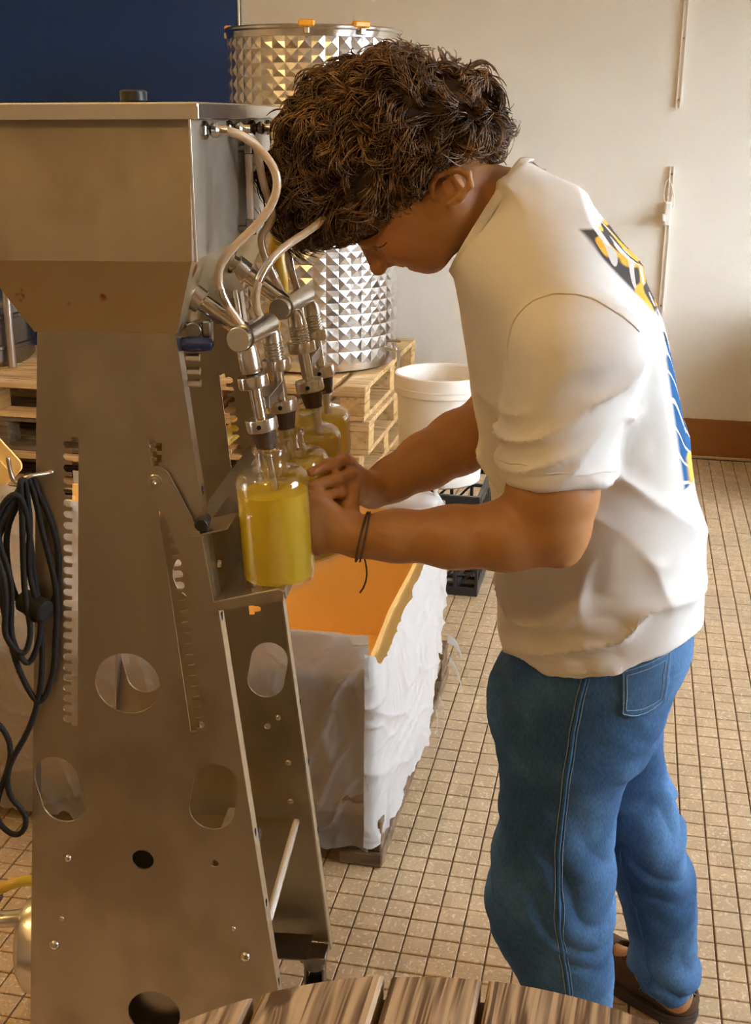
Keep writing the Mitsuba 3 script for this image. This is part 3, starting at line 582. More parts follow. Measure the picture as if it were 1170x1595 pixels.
put(wr + '__standing_film', film([(-1.655, 2.3245), (-.492, 2.3245)], lambda c, u: np.full(len(c), .568), lambda c, u: np.full(len(c), .452), lambda c, u: 0 * u, .007, 170, 30, seed=21), 'film_mid', smooth=True)
put(wr + '__side_film', film([(-.50, 2.316), (-.484, 2.322), (-.478, 2.35), (-.476, 2.6), (-.482, 3.0), (-.490, 3.365)], st, sb, lambda c, u: .012 + .046 * np.exp(-((c[:, 1] - 2.80) / .30) ** 2), .014, 220, 110, seed=4), 'film_white', smooth=True)
put(wr + '__back_film', film([(-.490, 3.365), (-.51, 3.375), (-1.66, 3.375)], lambda c, u: .55 + .01 * u, lambda c, u: .10 + 0 * u, lambda c, u: .0 * u, .008, 90, 40, seed=8), 'film_white', smooth=True)
put(wr + '__liner', film([(-1.61, 2.60), (-1.35, 2.56), (-.98, 2.60)], lambda c, u: .76 - .12 * u ** 3, lambda c, u: .14 + 0 * u, lambda c, u: 0 * u, .02, 80, 60, seed=12), 'film_white', smooth=True)
for k, (p, q, s) in enumerate([((-.41, 2.95, .30), (-.365, 2.89, .275), .011), ((-.40, 2.93, .25), (-.352, 2.83, .205), .007), ((-.405, 2.80, .20), (-.385, 2.74, .16), .004), ((-.41, 2.76, .19), (-.40, 2.70, .15), .004)]):
    p, q = A(p), A(q); t_ = np.linspace(0, 1, 14); mid = (p + q) / 2 + A([.012, 0, .02 - .01 * k])
    c = (1 - t_)[:, None] ** 2 * p + 2 * (t_ * (1 - t_))[:, None] * mid + (t_ ** 2)[:, None] * q
    wv = s * (1 - t_ * .7); V = np.stack([c + A([0, .3, 1]) * wv[:, None], c + A([.25, 0, 0]) * wv[:, None] * .3, c - A([0, .3, 1]) * wv[:, None]], 1)
    put(wr + '__torn_strip', sheet(V, .0008), 'film_white', smooth=True)
put(wr + '__twisted_end', lathe([(.028, -.02), (.026, .0), (.016, .018), (.0055, .034), (.009, .046), (.004, .058), (0, .06)], 14, (-.512, 3.34, .548)), 'film_white', smooth=60)
bg = thing('plastic_bag', 'flat clear plastic bag lying on the far wall of the open carton', 'bag')
sp = trimesh.creation.icosphere(3); v = A(sp.vertices); v = np.sign(v) * np.abs(v) ** .6 * A([.115, .06, .022]); v += .006 * nz(v[:, 0] * 40, v[:, 1] * 40, v[:, 2] * 40)[:, None]
put(bg + '__film', tm(v + A([-.615, 3.325, .5585]), sp.faces), 'film_white', smooth=True)
cs = thing('cardboard_sheet', 'orange cardboard sheet with a rounded corner standing on edge at the left', 'cardboard')
sq = sbox(-.20, -.20, .20, .20).buffer(.02); from shapely import affinity
sq = affinity.translate(affinity.rotate(sq, 43, origin=(0, 0)), -1.705, .82)
put(cs + '__sheet', plate(sq, 2.585, 2.592), 'cardboard')
put(cs + '__fold', plate(affinity.translate(affinity.rotate(sbox(-.20, -.20, .20, .13).buffer(.012), 43, origin=(0, 0)), -1.725, .80), 2.579, 2.5845), 'cardboard')

# ------------------------------------------------------------------ round table of old boards in the foreground
tb = thing('round_table', 'round weathered plank table in the foreground', 'table')
CXT, CYT, RT, ZTB = -.0777, .6413, .442, .75
def oldwood(p, n, uv):
    u, v = p.y, p.x
    k = cell_rand(dr.floor((v + .556) / .1135), 3)
    kx, ky = (v + .315 - .012), (u - 1.005); kd = dr.sqrt(kx * kx * 2.2 + ky * ky * 1.2)
    wv = v + .012 * noise(u * 6, v * 4 + k * 9) + .010 * dr.exp(-kd * 38) * dr.sign(kx)
    ring = dr.abs(dr.sin(wv * 140 + 9 * fbm(u * 3.2, v * 16, k * 7, 3) + k * 20))
    g = noise(u * 14, wv * 520, k * 5)
    c = mix((.40, .285, .165), (.10, .058, .028), smoothstep(.25, .9, ring * .40 + g * .6))
    c = mix(c, (.47, .36, .23), smoothstep(.55, .85, fbm(u * 7, v * 26, k * 3, 3)) * .6)
    c = mix(c, (.07, .04, .02), smoothstep(.74, .83, noise(u * 5 + k * 8, v * 150)) * .85)
    return mix(c, (.085, .045, .02), smoothstep(.020, .012, kd))
pr('table_wood', col(oldwood), .78, spec=.2)
gaps = [-.56, -.440, -.330, -.2035, -.1015, .125, .24, .37]
disc = Point(CXT, CYT).buffer(RT, quad_segs=40); r = np.random.default_rng(11)
for a, b in zip(gaps[:-1], gaps[1:]):
    g_ = .0036; bd = disc.intersection(Polygon([(a + g_, 0), (b - g_, 0), (b - g_ + .004, 2), (a + g_ + .004, 2)]))
    if bd.is_empty or bd.area < 1e-4: continue
    h = r.uniform(-.003, .002); z0, z1 = ZTB - .030, ZTB + h
    lo, hi = bd.buffer(-.0002), bd.buffer(-.004)
    pts = np.vstack([np.c_[A(g.exterior.coords), np.full(len(g.exterior.coords), z)] for g, z in ((lo, z0), (lo, z1 - .004), (hi, z1))])
    m = trimesh.convex.convex_hull(pts)
    put(tb + '__plank', m, 'table_wood')
put(tb + '__under_board', lathe([(0, .690), (.438, .690), (.438, .7195), (0, .7195)], 48, (CXT, CYT, 0)), 'pallet_wood_dark', smooth=30)
put(tb + '__core', lathe([(0, .075), (.16, .075), (.16, .6895), (0, .6895)], 40, (CXT, CYT, 0)), 'pallet_wood_dark', smooth=30)
put(tb + '__base', lathe([(0, 0), (.36, 0), (.36, .028), (.34, .07), (0, .072)], 48, (CXT, CYT, .0)), 'pallet_wood_dark', smooth=30)
# ------------------------------------------------------------------ the person: distance fields turned into one mesh for the body and one for each garment
class Field:
    def __init__(s, lo, hi, h):
        s.lo, s.h = A(lo, float), h; s.n = np.ceil((A(hi) - s.lo) / h).astype(int) + 1
        s.ax = [s.lo[k] + h * np.arange(s.n[k]) for k in range(3)]; s.D = np.full(s.n, .2, np.float32)
    def sl(s, lo, hi):
        a = np.clip(np.floor((A(lo) - s.lo) / s.h).astype(int), 0, s.n - 1); b = np.clip(np.ceil((A(hi) - s.lo) / s.h).astype(int) + 1, 1, s.n)
        return tuple(slice(i, j) for i, j in zip(a, b))
    def op(s, fn, lo, hi, k, sub=False):
        q = s.sl(lo, hi)
        if any(i.stop <= i.start for i in q): return
        x, y, z = s.ax[0][q[0]][:, None, None], s.ax[1][q[1]][None, :, None], s.ax[2][q[2]][None, None, :]
        d = fn(x, y, z).astype(np.float32); D = s.D[q]
        if sub: d, D = d, -D
        m = np.minimum(d, D); w = np.maximum(k - np.abs(d - D), 0) / max(k, 1e-6); m = m - w * w * k * .25
        if sub: s.D[q] = np.maximum(-m, s.D[q]) if False else -m
        else: s.D[q] = m
    def cone(s, a, b, ra, rb, k=.012, sub=False, ys=1.0):
        a, b = A(a, float), A(b, float); v = b - a; L2 = v @ v + 1e-12; m = max(ra, rb) + .03 + k
        def fn(x, y, z):
            t = np.clip(((x - a[0]) * v[0] + (y - a[1]) * v[1] + (z - a[2]) * v[2]) / L2, 0, 1)
            return np.sqrt((x - a[0] - t * v[0]) ** 2 + ((y - a[1] - t * v[1]) / ys) ** 2 + (z - a[2] - t * v[2]) ** 2) - (ra + (rb - ra) * t)
        s.op(fn, np.minimum(a, b) - m, np.maximum(a, b) + m, k, sub)
    def chain(s, P, R, k=.012):
        for i in range(len(P) - 1): s.cone(P[i], P[i + 1], R[i], R[i + 1], k)
    def ell(s, c, r, axes=None, k=.012, sub=False):
        c, r = A(c, float), A(r, float); R_ = np.eye(3) if axes is None else A(axes, float); m = r.max() + .03 + k
        def fn(x, y, z):
            X = [(x - c[0]) * R_[i, 0] + (y - c[1]) * R_[i, 1] + (z - c[2]) * R_[i, 2] for i in range(3)]
            k0 = np.sqrt(sum((X[i] / r[i]) ** 2 for i in range(3))); k1 = np.sqrt(sum((X[i] / r[i] ** 2) ** 2 for i in range(3))) + 1e-9
            return k0 * (k0 - 1) / k1
        s.op(fn, c - m, c + m, k, sub)
    def slices(s, Z, XA, XB, YC, RY, k=.03, pw=2.3):
        """A body whose level cuts are rounded boxes from XA to XB, centred on YC with half depth RY, all given at heights Z."""
        o = np.argsort(Z); Z, XA, XB, YC, RY = (A(v, float)[o] for v in (Z, XA, XB, YC, RY))
        from scipy.interpolate import PchipInterpolator as PI
        f = [PI(Z, v) for v in (XA, XB, YC, RY)]
        def fn(x, y, z):
            zc = np.clip(z, Z[0], Z[-1]); xa, xb, yc, ry = (g(zc) for g in f)
            rx = (xb - xa) / 2; u = np.abs((x - (xa + xb) / 2) / rx); v = np.abs((y - yc) / ry)
            d = ((u ** pw + v ** pw + 1e-9) ** (1 / pw) - 1) * np.minimum(rx, ry)
            return np.maximum(d, np.maximum(z - Z[-1], Z[0] - z))
        s.op(fn, [XA.min() - .05, (YC - RY).min() - .05, Z[0] - .05], [XB.max() + .05, (YC + RY).max() + .05, Z[-1] + .05], k)
    def plane(s, n, p, lo=None, hi=None):
        """Cuts away the side the normal points to."""
        n = A(n, float) / np.linalg.norm(n); p = A(p, float)
        q = s.sl(s.lo if lo is None else lo, s.lo + s.h * s.n if hi is None else hi)
        x, y, z = s.ax[0][q[0]][:, None, None], s.ax[1][q[1]][None, :, None], s.ax[2][q[2]][None, None, :]
        s.D[q] = np.maximum(s.D[q], ((x - p[0]) * n[0] + (y - p[1]) * n[1] + (z - p[2]) * n[2]).astype(np.float32))
    def blur(s, sg):
        from scipy.ndimage import gaussian_filter
        s.D = gaussian_filter(s.D, sg)
    def mesh(s):
        D = s.D; I = D < 0; n = np.array(D.shape) - 1
        c = np.zeros(n, np.int8)
        for a, b, d in np.ndindex(2, 2, 2): c += I[a:a + n[0], b:b + n[1], d:d + n[2]]
        cells = np.argwhere((c > 0) & (c < 8)); idx = np.full(n, -1, np.int64); idx[tuple(cells.T)] = np.arange(len(cells))
        acc, cnt = np.zeros((len(cells), 3)), np.zeros(len(cells)); cs = list(np.ndindex(2, 2, 2))
        val = {o: D[tuple((cells + o).T)] for o in cs}
        for o in cs:
            for k in range(3):
                if o[k]: continue
                e = list(o); e[k] = 1; e = tuple(e); a, b = val[o], val[e]; m = (a < 0) != (b < 0)
                t = np.where(m, a / np.where(a == b, 1, a - b), 0); P = np.repeat(A([o], float), len(cells), 0); P[:, k] = t
                acc[m] += P[m]; cnt[m] += 1
        V = s.lo + s.h * (cells + acc / cnt[:, None]); F = []
        for k in range(3):
            u, v = [(1, 2), (2, 0), (0, 1)][k]; sh = [slice(None)] * 3; a = [slice(None)] * 3; b = [slice(None)] * 3
            a[k], b[k] = slice(0, -1), slice(1, None); E = np.argwhere(I[tuple(a)] != I[tuple(b)])
            E = E[(E[:, u] > 0) & (E[:, v] > 0) & (E[:, u] < D.shape[u] - 1) & (E[:, v] < D.shape[v] - 1)]
            ins = I[tuple(E.T)]; q = []
            for du, dv in ((-1, -1), (0, -1), (0, 0), (-1, 0)):
                w = E.copy(); w[:, u] += du; w[:, v] += dv; q.append(idx[tuple(w.T)])
            q = np.stack(q, 1); q[~ins] = q[~ins][:, ::-1]; F += [q[:, [0, 1, 2]], q[:, [0, 2, 3]]]
        return tm(V, np.vstack(F))
    def at(s, P):
        from scipy.ndimage import map_coordinates
        return map_coordinates(s.D, ((A(P, float) - s.lo) / s.h).T, order=1, mode='nearest')
    def project(s, x, z, y0=1.4, y1=2.2):
        """The y at which a line running away from the camera side first meets the surface."""
        ys = np.arange(y0, y1, .002); d = s.at(np.c_[np.full(len(ys), x), ys, np.full(len(ys), z)]); i = np.argmax(d < 0)
        return ys[i] if d[i] < 0 else np.nan
def fold(m, fn):
    n = A(m.vertex_normals); v = A(m.vertices); return tm(v + n * fn(v, n)[:, None], m.faces)
def N3(x, y, z, s=0): return meshkit.noise(np.stack(np.broadcast_arrays(x, y, z), -1), s) - .5

def smoothpath(P, it=3):
    P = A(P).copy()
    for _ in range(it): P[1:-1] = (P[:-2] + 2 * P[1:-1] + P[2:]) / 4
    return P
HS, HY = .968, 1.80
def H(x, z, y=0.0): return (x * HS, HY + y, 1.62 + (z - 1.62) * HS)
pn = thing('person', 'man in white t-shirt and blue jeans bending over the bottles he fills', 'person')
def skinc(p, n, uv):
    f = fbm(p.x * 30, p.y * 30, p.z * 30, 3); c = mix((.41, .190, .066), (.345, .148, .046), f)
    d = dr.sqrt(dr.square(p.x + .335) + dr.square(p.z - 1.44)); c = mix(c, (.41, .14, .05), smoothstep(.045, .015, d) * .5)
    return c
pr('skin', col(skinc), .46, spec=.4)
B = Field([-.47, 1.50, 0.0], [.26, 2.24, 1.64], .0036)
# head
f_, u_ = A([-.70, 0, -.71]), A([-.71, 0, .70]); AX = [f_, [0, 1, 0], u_]
B.ell(H(-.322, 1.517), (.097, .074, .086), AX, k=.02)
B.ell(H(-.330, 1.462), (.062, .058, .070), [A([-.42, 0, -.907]), [0, 1, 0], A([-.907, 0, .42])], k=.03)
for s in (-1, 1):
    B.cone(H(-.262, 1.492, s * .052), H(-.300, 1.418, s * .017), .020, .016, k=.03)
    B.ell(H(-.345, 1.435, s * .036), (.026, .022, .022), k=.02)                    # cheeks
    B.ell(H(-.390, 1.437, s * .024), (.020, .018, .010), k=.012)                   # brow ridge
    B.ell(H(-.372, 1.424, s * .032), (.013, .012, .010), k=.010, sub=True)         # eye socket
    B.ell(H(-.367, 1.429, s * .030), (.011, .012, .0085), k=.004)                  # closed upper lid
    B.ell(H(-.3655, 1.4045, s * .011), (.008, .0075, .007), k=.008)                # nostril wings
B.cone(H(-.402, 1.432), H(-.383, 1.396), .0095, .0105, k=.014); B.ell(H(-.382, 1.395), (.010, .010, .0095), k=.006)
B.ell(H(-.343, 1.409), (.010, .020, .007), k=.008); B.ell(H(-.326, 1.4045), (.011, .019, .0085), k=.008)
B.ell(H(-.3365, 1.4015), (.0022, .022, .004), k=.004, sub=True)
B.ell(H(-.304, 1.409), (.018, .018, .014), k=.014)
# ear
for s in (-1, 1):
    e = lambda dx, dz, dy=0.0: H(-.262 + dx * 1.45 + dz * .25, 1.524 + dz * .95, s * (.071 + dy * 1.25))
    pts = [e(-.012, -.020), e(-.019, -.002, .006), e(-.016, .016, .009), e(.000, .024, .011), e(.015, .018, .012), e(.020, .002, .011), e(.013, -.016, .008), e(.004, -.026, .006)]
    B.chain(pts, [.0045, .0048, .005, .005, .005, .005, .0055, .006], k=.004)
    B.ell(e(.002, 0, .002), (.015, .005, .018), k=.006); B.ell(e(-.001, -.001, .011), (.0125, .0105, .012), k=.003, sub=True)
    B.cone(e(.0, .013, .007), e(.011, -.006, .007), .0032, .0032, k=.004)
# neck and trunk
B.cone(H(-.262, 1.505), (-.165, 1.84, 1.475), .060, .062, k=.03, ys=.95)
B.cone((-.165, 1.84, 1.475), (-.12, 1.87, 1.36), .060, .10, k=.03)
B.cone((-.10, 1.87, 1.33), (-.03, 1.88, .85), .11, .12, k=.03)
for s in (-1, 1): B.cone((-.12, 1.87, 1.37), (-.085, 1.87 + s * .155, 1.335), .06, .05, k=.03)
# left arm (near side)
LS, LE, LW = A([-.085, 1.69, 1.33]), A([-.087, 1.632, 1.066]), A([-.356, 1.612, 1.044])
mid = lambda a, b, t: a + (b - a) * t
B.chain([LS, mid(LS, LE, .45), mid(LS, LE, .8), LE + A([.008, 0, .012])], [.054, .056, .062, .048], k=.02)
B.chain([LE + A([.006, .0, -.004]), mid(LE, LW, .22) + A([0, 0, -.004]), mid(LE, LW, .5) + A([0, 0, -.004]), mid(LE, LW, .8), LW], [.0435, .0475, .0425, .0345, .0315], k=.02)
B.ell(LE + A([.020, .0, -.030]), (.018, .018, .014), k=.02)
# left hand: the back of the hand towards the camera, fingers around the near side of the held bottle
def hand(B, wrist, knuck, fingers, thumb, rw=.029):
    wrist = A(wrist, float)
    for kx in knuck: B.cone(wrist + (A(kx) - wrist) * .12, kx, .0185, .0125, k=.014)
    for i in range(3): B.cone(knuck[i], knuck[i + 1], .0115, .0115, k=.012)
    for kx, fi, r0 in zip(knuck, fingers, (.0092, .0096, .0092, .0080)):
        P = [A(kx)] + [A(p) for p in fi]; B.chain(P, [r0 + .0012, r0, r0 - .0008, r0 - .0018][:len(P)], k=.005)
        for q_ in P[1:-1]: B.ell(q_, (r0 + .0008,) * 3, k=.004)
    B.chain([A(p) for p in thumb], [.0150, .0125, .0105, .0085][:len(thumb)], k=.009)
hand(B, LW, [(-.412, 1.598, 1.100), (-.418, 1.592, 1.078), (-.419, 1.592, 1.055), (-.412, 1.596, 1.033)],
     [[(-.436, 1.588, 1.106), (-.462, 1.594, 1.108), (-.480, 1.610, 1.106)], [(-.444, 1.584, 1.081), (-.470, 1.590, 1.084), (-.489, 1.606, 1.084)],
      [(-.443, 1.584, 1.056), (-.467, 1.589, 1.058), (-.485, 1.604, 1.060)], [(-.434, 1.588, 1.032), (-.453, 1.591, 1.033), (-.469, 1.602, 1.035)]],
     [(-.372, 1.620, 1.066), (-.378, 1.652, 1.098), (-.384, 1.690, 1.112), (-.402, 1.712, 1.118)])
# right arm and hand (far side): fingers come over the shoulder of the bottle
RS, RE, RW = A([-.115, 2.03, 1.32]), A([-.218, 1.965, 1.128]), A([-.376, 1.80, 1.056])
B.chain([RS, mid(RS, RE, .5), RE], [.055, .050, .046], k=.02)
B.chain([RE, mid(RE, RW, .25), mid(RE, RW, .55), mid(RE, RW, .82), RW], [.047, .050, .0435, .033, .0295], k=.02)
hand(B, RW, [(-.396, 1.705, 1.124), (-.388, 1.700, 1.106), (-.384, 1.702, 1.088), (-.384, 1.712, 1.072)],
     [[(-.392, 1.668, 1.142), (-.400, 1.632, 1.144), (-.424, 1.606, 1.138)], [(-.380, 1.662, 1.122), (-.392, 1.626, 1.124), (-.420, 1.600, 1.120)],
      [(-.378, 1.664, 1.102), (-.388, 1.630, 1.104), (-.414, 1.602, 1.103)], [(-.378, 1.680, 1.082), (-.384, 1.654, 1.084), (-.396, 1.634, 1.086)]],
     [(-.398, 1.770, 1.082), (-.424, 1.735, 1.110), (-.446, 1.708, 1.134), (-.466, 1.694, 1.148)])
# legs and feet
for hip, knee, ank, toe in (((-.04, 1.80, .80), (-.055, 1.775, .44), (-.012, 1.785, .085), (-.175, 1.80, .035)), ((-.01, 1.93, .80), (.080, 1.985, .44), (.163, 1.992, .085), (.02, 2.105, .035))):
    B.chain([hip, mid(A(hip), A(knee), .5), knee, mid(A(knee), A(ank), .35), mid(A(knee), A(ank), .8), ank], [.062, .056, .050, .048, .036, .037], k=.02)
    h_ = A(ank) + (A(ank) - A(toe)) * .12; h_[2] = .045; B.cone(ank, h_, .034, .030, k=.02); B.cone(A(ank) * [1, 1, .75], toe, .034, .024, k=.02)
body = B.mesh()
put(pn, body, 'skin', smooth=True, raw=True)
# lashes and brow
pr('dark_hair', (.028, .014, .006), .5, spec=.4)
for s in (-1, 1):
    def onface(pts):
        out = []
        for x, z in spline([(x, 0, z) for x, z in pts], 16)[:, [0, 2]]:
            X, Y_, Z = H(x, z); y = B.project(X, Z, 1.68); out.append((X, y - .0006 if s < 0 else 2 * HY - y + .0006, Z))
        return smoothpath(out, 2)
    put(pn + '__eyelash', tube(onface([(-.385, 1.4335), (-.376, 1.4315), (-.366, 1.4335), (-.357, 1.441)]), A([.0004] + [.0010] * 14 + [.0004]), 6), 'dark_hair', smooth=True)
    put(pn + '__eyebrow', tube(onface([(-.398, 1.442), (-.391, 1.4445), (-.380, 1.4495), (-.370, 1.456)]), A([.001] + [.0019] * 12 + [.002, .0015, .0008]), 6), 'dark_hair', smooth=True)
# shirt
def shirtc(p, n, uv):
    base = mix((.74, .72, .685), (.68, .66, .625), fbm(p.x * 25, p.y * 25, p.z * 25, 3))
    xb = 0.0
    z, y = p.z, p.y - 1.87
    edge = dr.select(z > 1.32, .024 - (z - 1.36) * .92, dr.select(z > 1.1, .073 - (z - 1.20) * .22, .094 - (z - 1.1) * .15))
    on = smoothstep(0, .006, p.x - edge) * smoothstep(.145, .135, dr.abs(y)) * smoothstep(1.095, 1.10, z) * smoothstep(1.475, 1.47, z)
    v = noise(y * 26 + 3, z * 42); v2 = noise(y * 60, z * 30 + 8); wv = dr.sin(z * 150 + 7 * noise(y * 30, z * 12) + y * 120)
    up = mix((.075, .065, .06), (.86, .43, .06), smoothstep(.5, .56, v)); up = mix(up, (.62, .58, .54), smoothstep(.66, .7, v2))
    lo = mix((.020, .095, .245), (.045, .060, .085), smoothstep(.55, .6, v)); lo = mix(lo, (.72, .63, .50), smoothstep(.82, .93, wv))
    lo = mix(lo, (.88, .45, .07), smoothstep(1.150, 1.142, z + .02 * noise(y * 40, 1)) * smoothstep(.0, .03, y + .08))
    gap = smoothstep(1.355, 1.345, z) * smoothstep(1.285, 1.295, z)
    return mix(base, mix(up, lo, smoothstep(1.33, 1.32, z)), on * (1 - gap * smoothstep(.4, .5, v2)))
pr('shirt_cotton', col(shirtc), .85, spec=.12)
S = Field([-.32, 1.52, .74], [.22, 2.22, 1.62], .0052)
S.slices([.76, .82, .86, .92, 1.00, 1.08, 1.16, 1.24, 1.30, 1.345, 1.40, 1.45, 1.50, 1.56],
         [-.172, -.176, -.178, -.180, -.186, -.203, -.220, -.236, -.247, -.255, -.268, -.275, -.275, -.26],
         [.150, .150, .150, .1495, .140, .120, .100, .080, .062, .046, .016, -.024, -.075, -.150],
         [1.88, 1.88, 1.88, 1.878, 1.875, 1.872, 1.87, 1.87, 1.87, 1.868, 1.865, 1.858, 1.85, 1.84],
         [.188, .188, .187, .185, .182, .182, .186, .190, .190, .186, .172, .140, .100, .075], pw=2.2)
for s in (-1, 1):
    yy = 1.87 + s * .185
    S.cone((-.135, 1.85 + s * .06, 1.475), (-.078, 1.87 + s * .165, 1.335), .055, .062, k=.05)
SL = Field([-.32, 1.52, .74], [.22, 2.22, 1.62], .0052)
SL.cone((-.076, 1.705, 1.300), (-.090, 1.652, 1.10), .092, .075, k=.035, ys=1.15)
SL.ell((-.055, 1.70, 1.305), (.088, .075, .075), k=.03)
SL.cone((-.11, 2.03, 1.30), (-.175, 2.00, 1.12), .085, .074, k=.03)
SL.plane((.03, -.04, -1), (-.09, 1.66, 1.139))
w_ = np.maximum(.02 - np.abs(S.D - SL.D), 0) / .02; S.D = np.minimum(S.D, SL.D) - w_ * w_ * .02 * .25
# neck opening, hem
nk = A([-.857, 0, .514]); S.plane(nk, (-.172, 1.85, 1.548))
S.cone((-.19, 1.845, 1.50), (-.30, 1.83, 1.55), .070, .080, k=.006, sub=True, ys=.98)
S.plane((.26, -.10, -1), (-.04, 1.70, .822)); S.plane((-.34, -.1, -1), (-.09, 1.70, .812))
S.blur(.8)
def wr_(v, n):
    x, y, z = v.T; near = np.clip((1.86 - y) / .06, 0, 1)
    # broad soft folds, drag folds from the armpit, creases in the sleeve and gathers above the hem
    o = .011 * N3(x * 9 + z * 5, y * 8, z * 6, 1) + .006 * N3(x * 18 - z * 14, y * 12, z * 8, 2)
    rd = lambda t, p=1.6: (1 - np.abs(np.sin(t / 2))) ** p            # a narrow crest once per turn
    sl = np.clip((1.725 - y) / .04, 0, 1) * np.clip((z - 1.145) / .03, 0, 1) * np.clip((1.36 - z) / .05, 0, 1)
    q = np.sqrt((x + .150) ** 2 + (z - 1.345) ** 2); an = np.arctan2(z - 1.345, x + .150)
    o += sl * .017 * (rd(q * 150 + 2.4 * an + 8 * N3(x * 11, y * 6, z * 11, 4)) - .15) * np.clip((q - .05) / .05, 0, 1) * np.clip((1.26 - z) / .06, 0, 1) * np.clip(1.1 - (x + .17) / .14, .10, 1)
    o += sl * .016 * (rd((x * .62 - z * .78) * 120 + 8 * N3(x * 10, y * 5, z * 10, 5)) - .15) * np.clip((x + .095) / .05, 0, 1) * np.clip((1.33 - z) / .05, 0, 1) * np.clip(N3(x * 14, y * 8, z * 14, 12) * 3 + .8, .15, 1)
    to = (1 - sl) * np.clip((z - .86) / .1, 0, 1)
    o += to * .013 * (rd((x * .75 + z * .66) * 66 + 9 * N3(x * 6, y * 6, z * 6, 6)) - .12) * np.clip((N3(x * 7, y * 5, z * 7, 7) + .20) * 2.4, 0, 1.4)
    lo = np.clip((1.03 - z) / .1, 0, 1) * near
    o += lo * (.013 * (rd(x * 38 - z * 70 + 11 * N3(x * 10, y * 6, z * 10, 8)) - .15) + .016 * (np.abs(N3(x * 26, y * 14, z * 30, 9)) - .1) * np.exp(-((x + .02) / .06) ** 2))
    return o
shirt = fold(S.mesh(), wr_)
put(pn + '__shirt', shirt, 'shirt_cotton', 'white short sleeved t-shirt with a blue and orange print on the back', smooth=True)
from scipy.spatial import cKDTree
stree = cKDTree(shirt.vertices); snorm = A(shirt.vertex_normals)
def on_shirt(P, off=.0012):
    d, i = stree.query(A(P)); return A(shirt.vertices)[i] + snorm[i] * off
def sproj(fld, pts, n=60, y0=1.5):
    Q = spline([(x, 0, z) for x, z in pts], n); out = [(x, fld.project(x, z, y0), z) for x, _, z in Q]; return A([p for p in out if np.isfinite(p[1])])
pr('shirt_seam', (.70, .67, .62), .85, spec=.1)
sp_ = sproj(S, [(-.160, 1.300), (-.158, 1.34), (-.140, 1.372), (-.118, 1.386), (-.087, 1.392), (-.048, 1.383), (-.014, 1.368), (.015, 1.346)])
put(pn + '__shirt__sleeve_seam', tube(smoothpath(on_shirt(sp_, .0006), 4), .0017, 6), 'shirt_seam', smooth=True)
sv = A(shirt.vertices); e1, e2 = A([-.514, 0, -.857]), A([0, 1, 0]); c0 = A([-.215, 1.845, 1.478]); dn = (sv - A([-.172, 1.85, 1.548])) @ nk
rim = sv[(dn > -.007) & (np.linalg.norm(sv - c0, axis=1) < .16)]; ra_, rr_ = np.arctan2((rim - c0) @ e2, (rim - c0) @ e1), np.hypot((rim - c0) @ e2, (rim - c0) @ e1)
ring = []
for a in np.linspace(-np.pi, np.pi, 61)[:-1]:
    m_ = np.abs((ra_ - a + np.pi) % (2 * np.pi) - np.pi) < .10
    if m_.any(): ring.append((a, np.percentile(rr_[m_], 92)))
ring = A(ring); rs_ = np.convolve(np.r_[ring[-4:, 1], ring[:, 1], ring[:4, 1]], np.ones(9) / 9, 'valid')
dc = A([-.172, 1.85, 1.548]); cc = c0 - nk * ((c0 - dc) @ nk)
band = A([[cc + (r_ + .0015 - .004 * k) * (math.cos(a) * e1 + math.sin(a) * e2) + nk * (-.010 + .009 * k) for k in (0, .5, 1, 1.5)] for a, r_ in np.r_[np.c_[ring[:, 0], rs_], [[ring[0, 0], rs_[0]]]]])
put(pn + '__shirt__collar', sheet(band, .0035), 'shirt_cotton', smooth=True)
for zz in (1.158, ):
    a_ = np.linspace(math.radians(150), math.radians(390), 60); rg = on_shirt(A([(-.090 + .075 * math.cos(a), 1.655 + .075 * math.sin(a), zz - .012 * math.cos(a - 1.2)) for a in a_]), .0006)
    put(pn + '__shirt__cuff_seam', tube(smoothpath(rg, 4), .0013, 6), 'shirt_seam', smooth=True)
# jeans
J = Field([-.24, 1.60, .02], [.28, 2.16, .92], .0056)
J.slices([.64, .68, .72, .77, .82, .90], [-.150, -.178, -.182, -.165, -.150, -.140], [.098, .108, .117, .132, .142, .142], [1.885, 1.885, 1.885, 1.885, 1.885, 1.885], [.165, .170, .175, .178, .175, .17], k=.02, pw=2.5)
J.slices([.02, .10, .175, .225, .31, .374, .437, .536, .60, .66, .74], [-.085, -.092, -.100, -.116, -.155, -.164, -.163, -.158, -.159, -.166, -.170], [.062, .060, .057, .053, .047, .044, .041, .040, .052, .075, .09],
         [1.785, 1.785, 1.785, 1.785, 1.783, 1.782, 1.784, 1.795, 1.80, 1.81, 1.82], [.072, .074, .076, .080, .090, .095, .096, .098, .098, .098, .095], k=.03, pw=2.4)
J.slices([.064, .078, .10, .149, .209, .243, .303, .337, .394, .458, .545, .64, .72], [.108, .104, .098, .082, .068, .060, .045, .030, .010, -.01, -.03, -.05, -.07], [.2115, .213, .212, .206, .199, .195, .185, .178, .164, .146, .125, .112, .115],
         [1.99, 1.99, 1.99, 1.99, 1.99, 1.99, 1.985, 1.985, 1.98, 1.975, 1.97, 1.965, 1.96], [.060, .063, .066, .070, .075, .078, .082, .085, .088, .09, .092, .095, .095], k=.03, pw=2.4)
J.blur(.8)
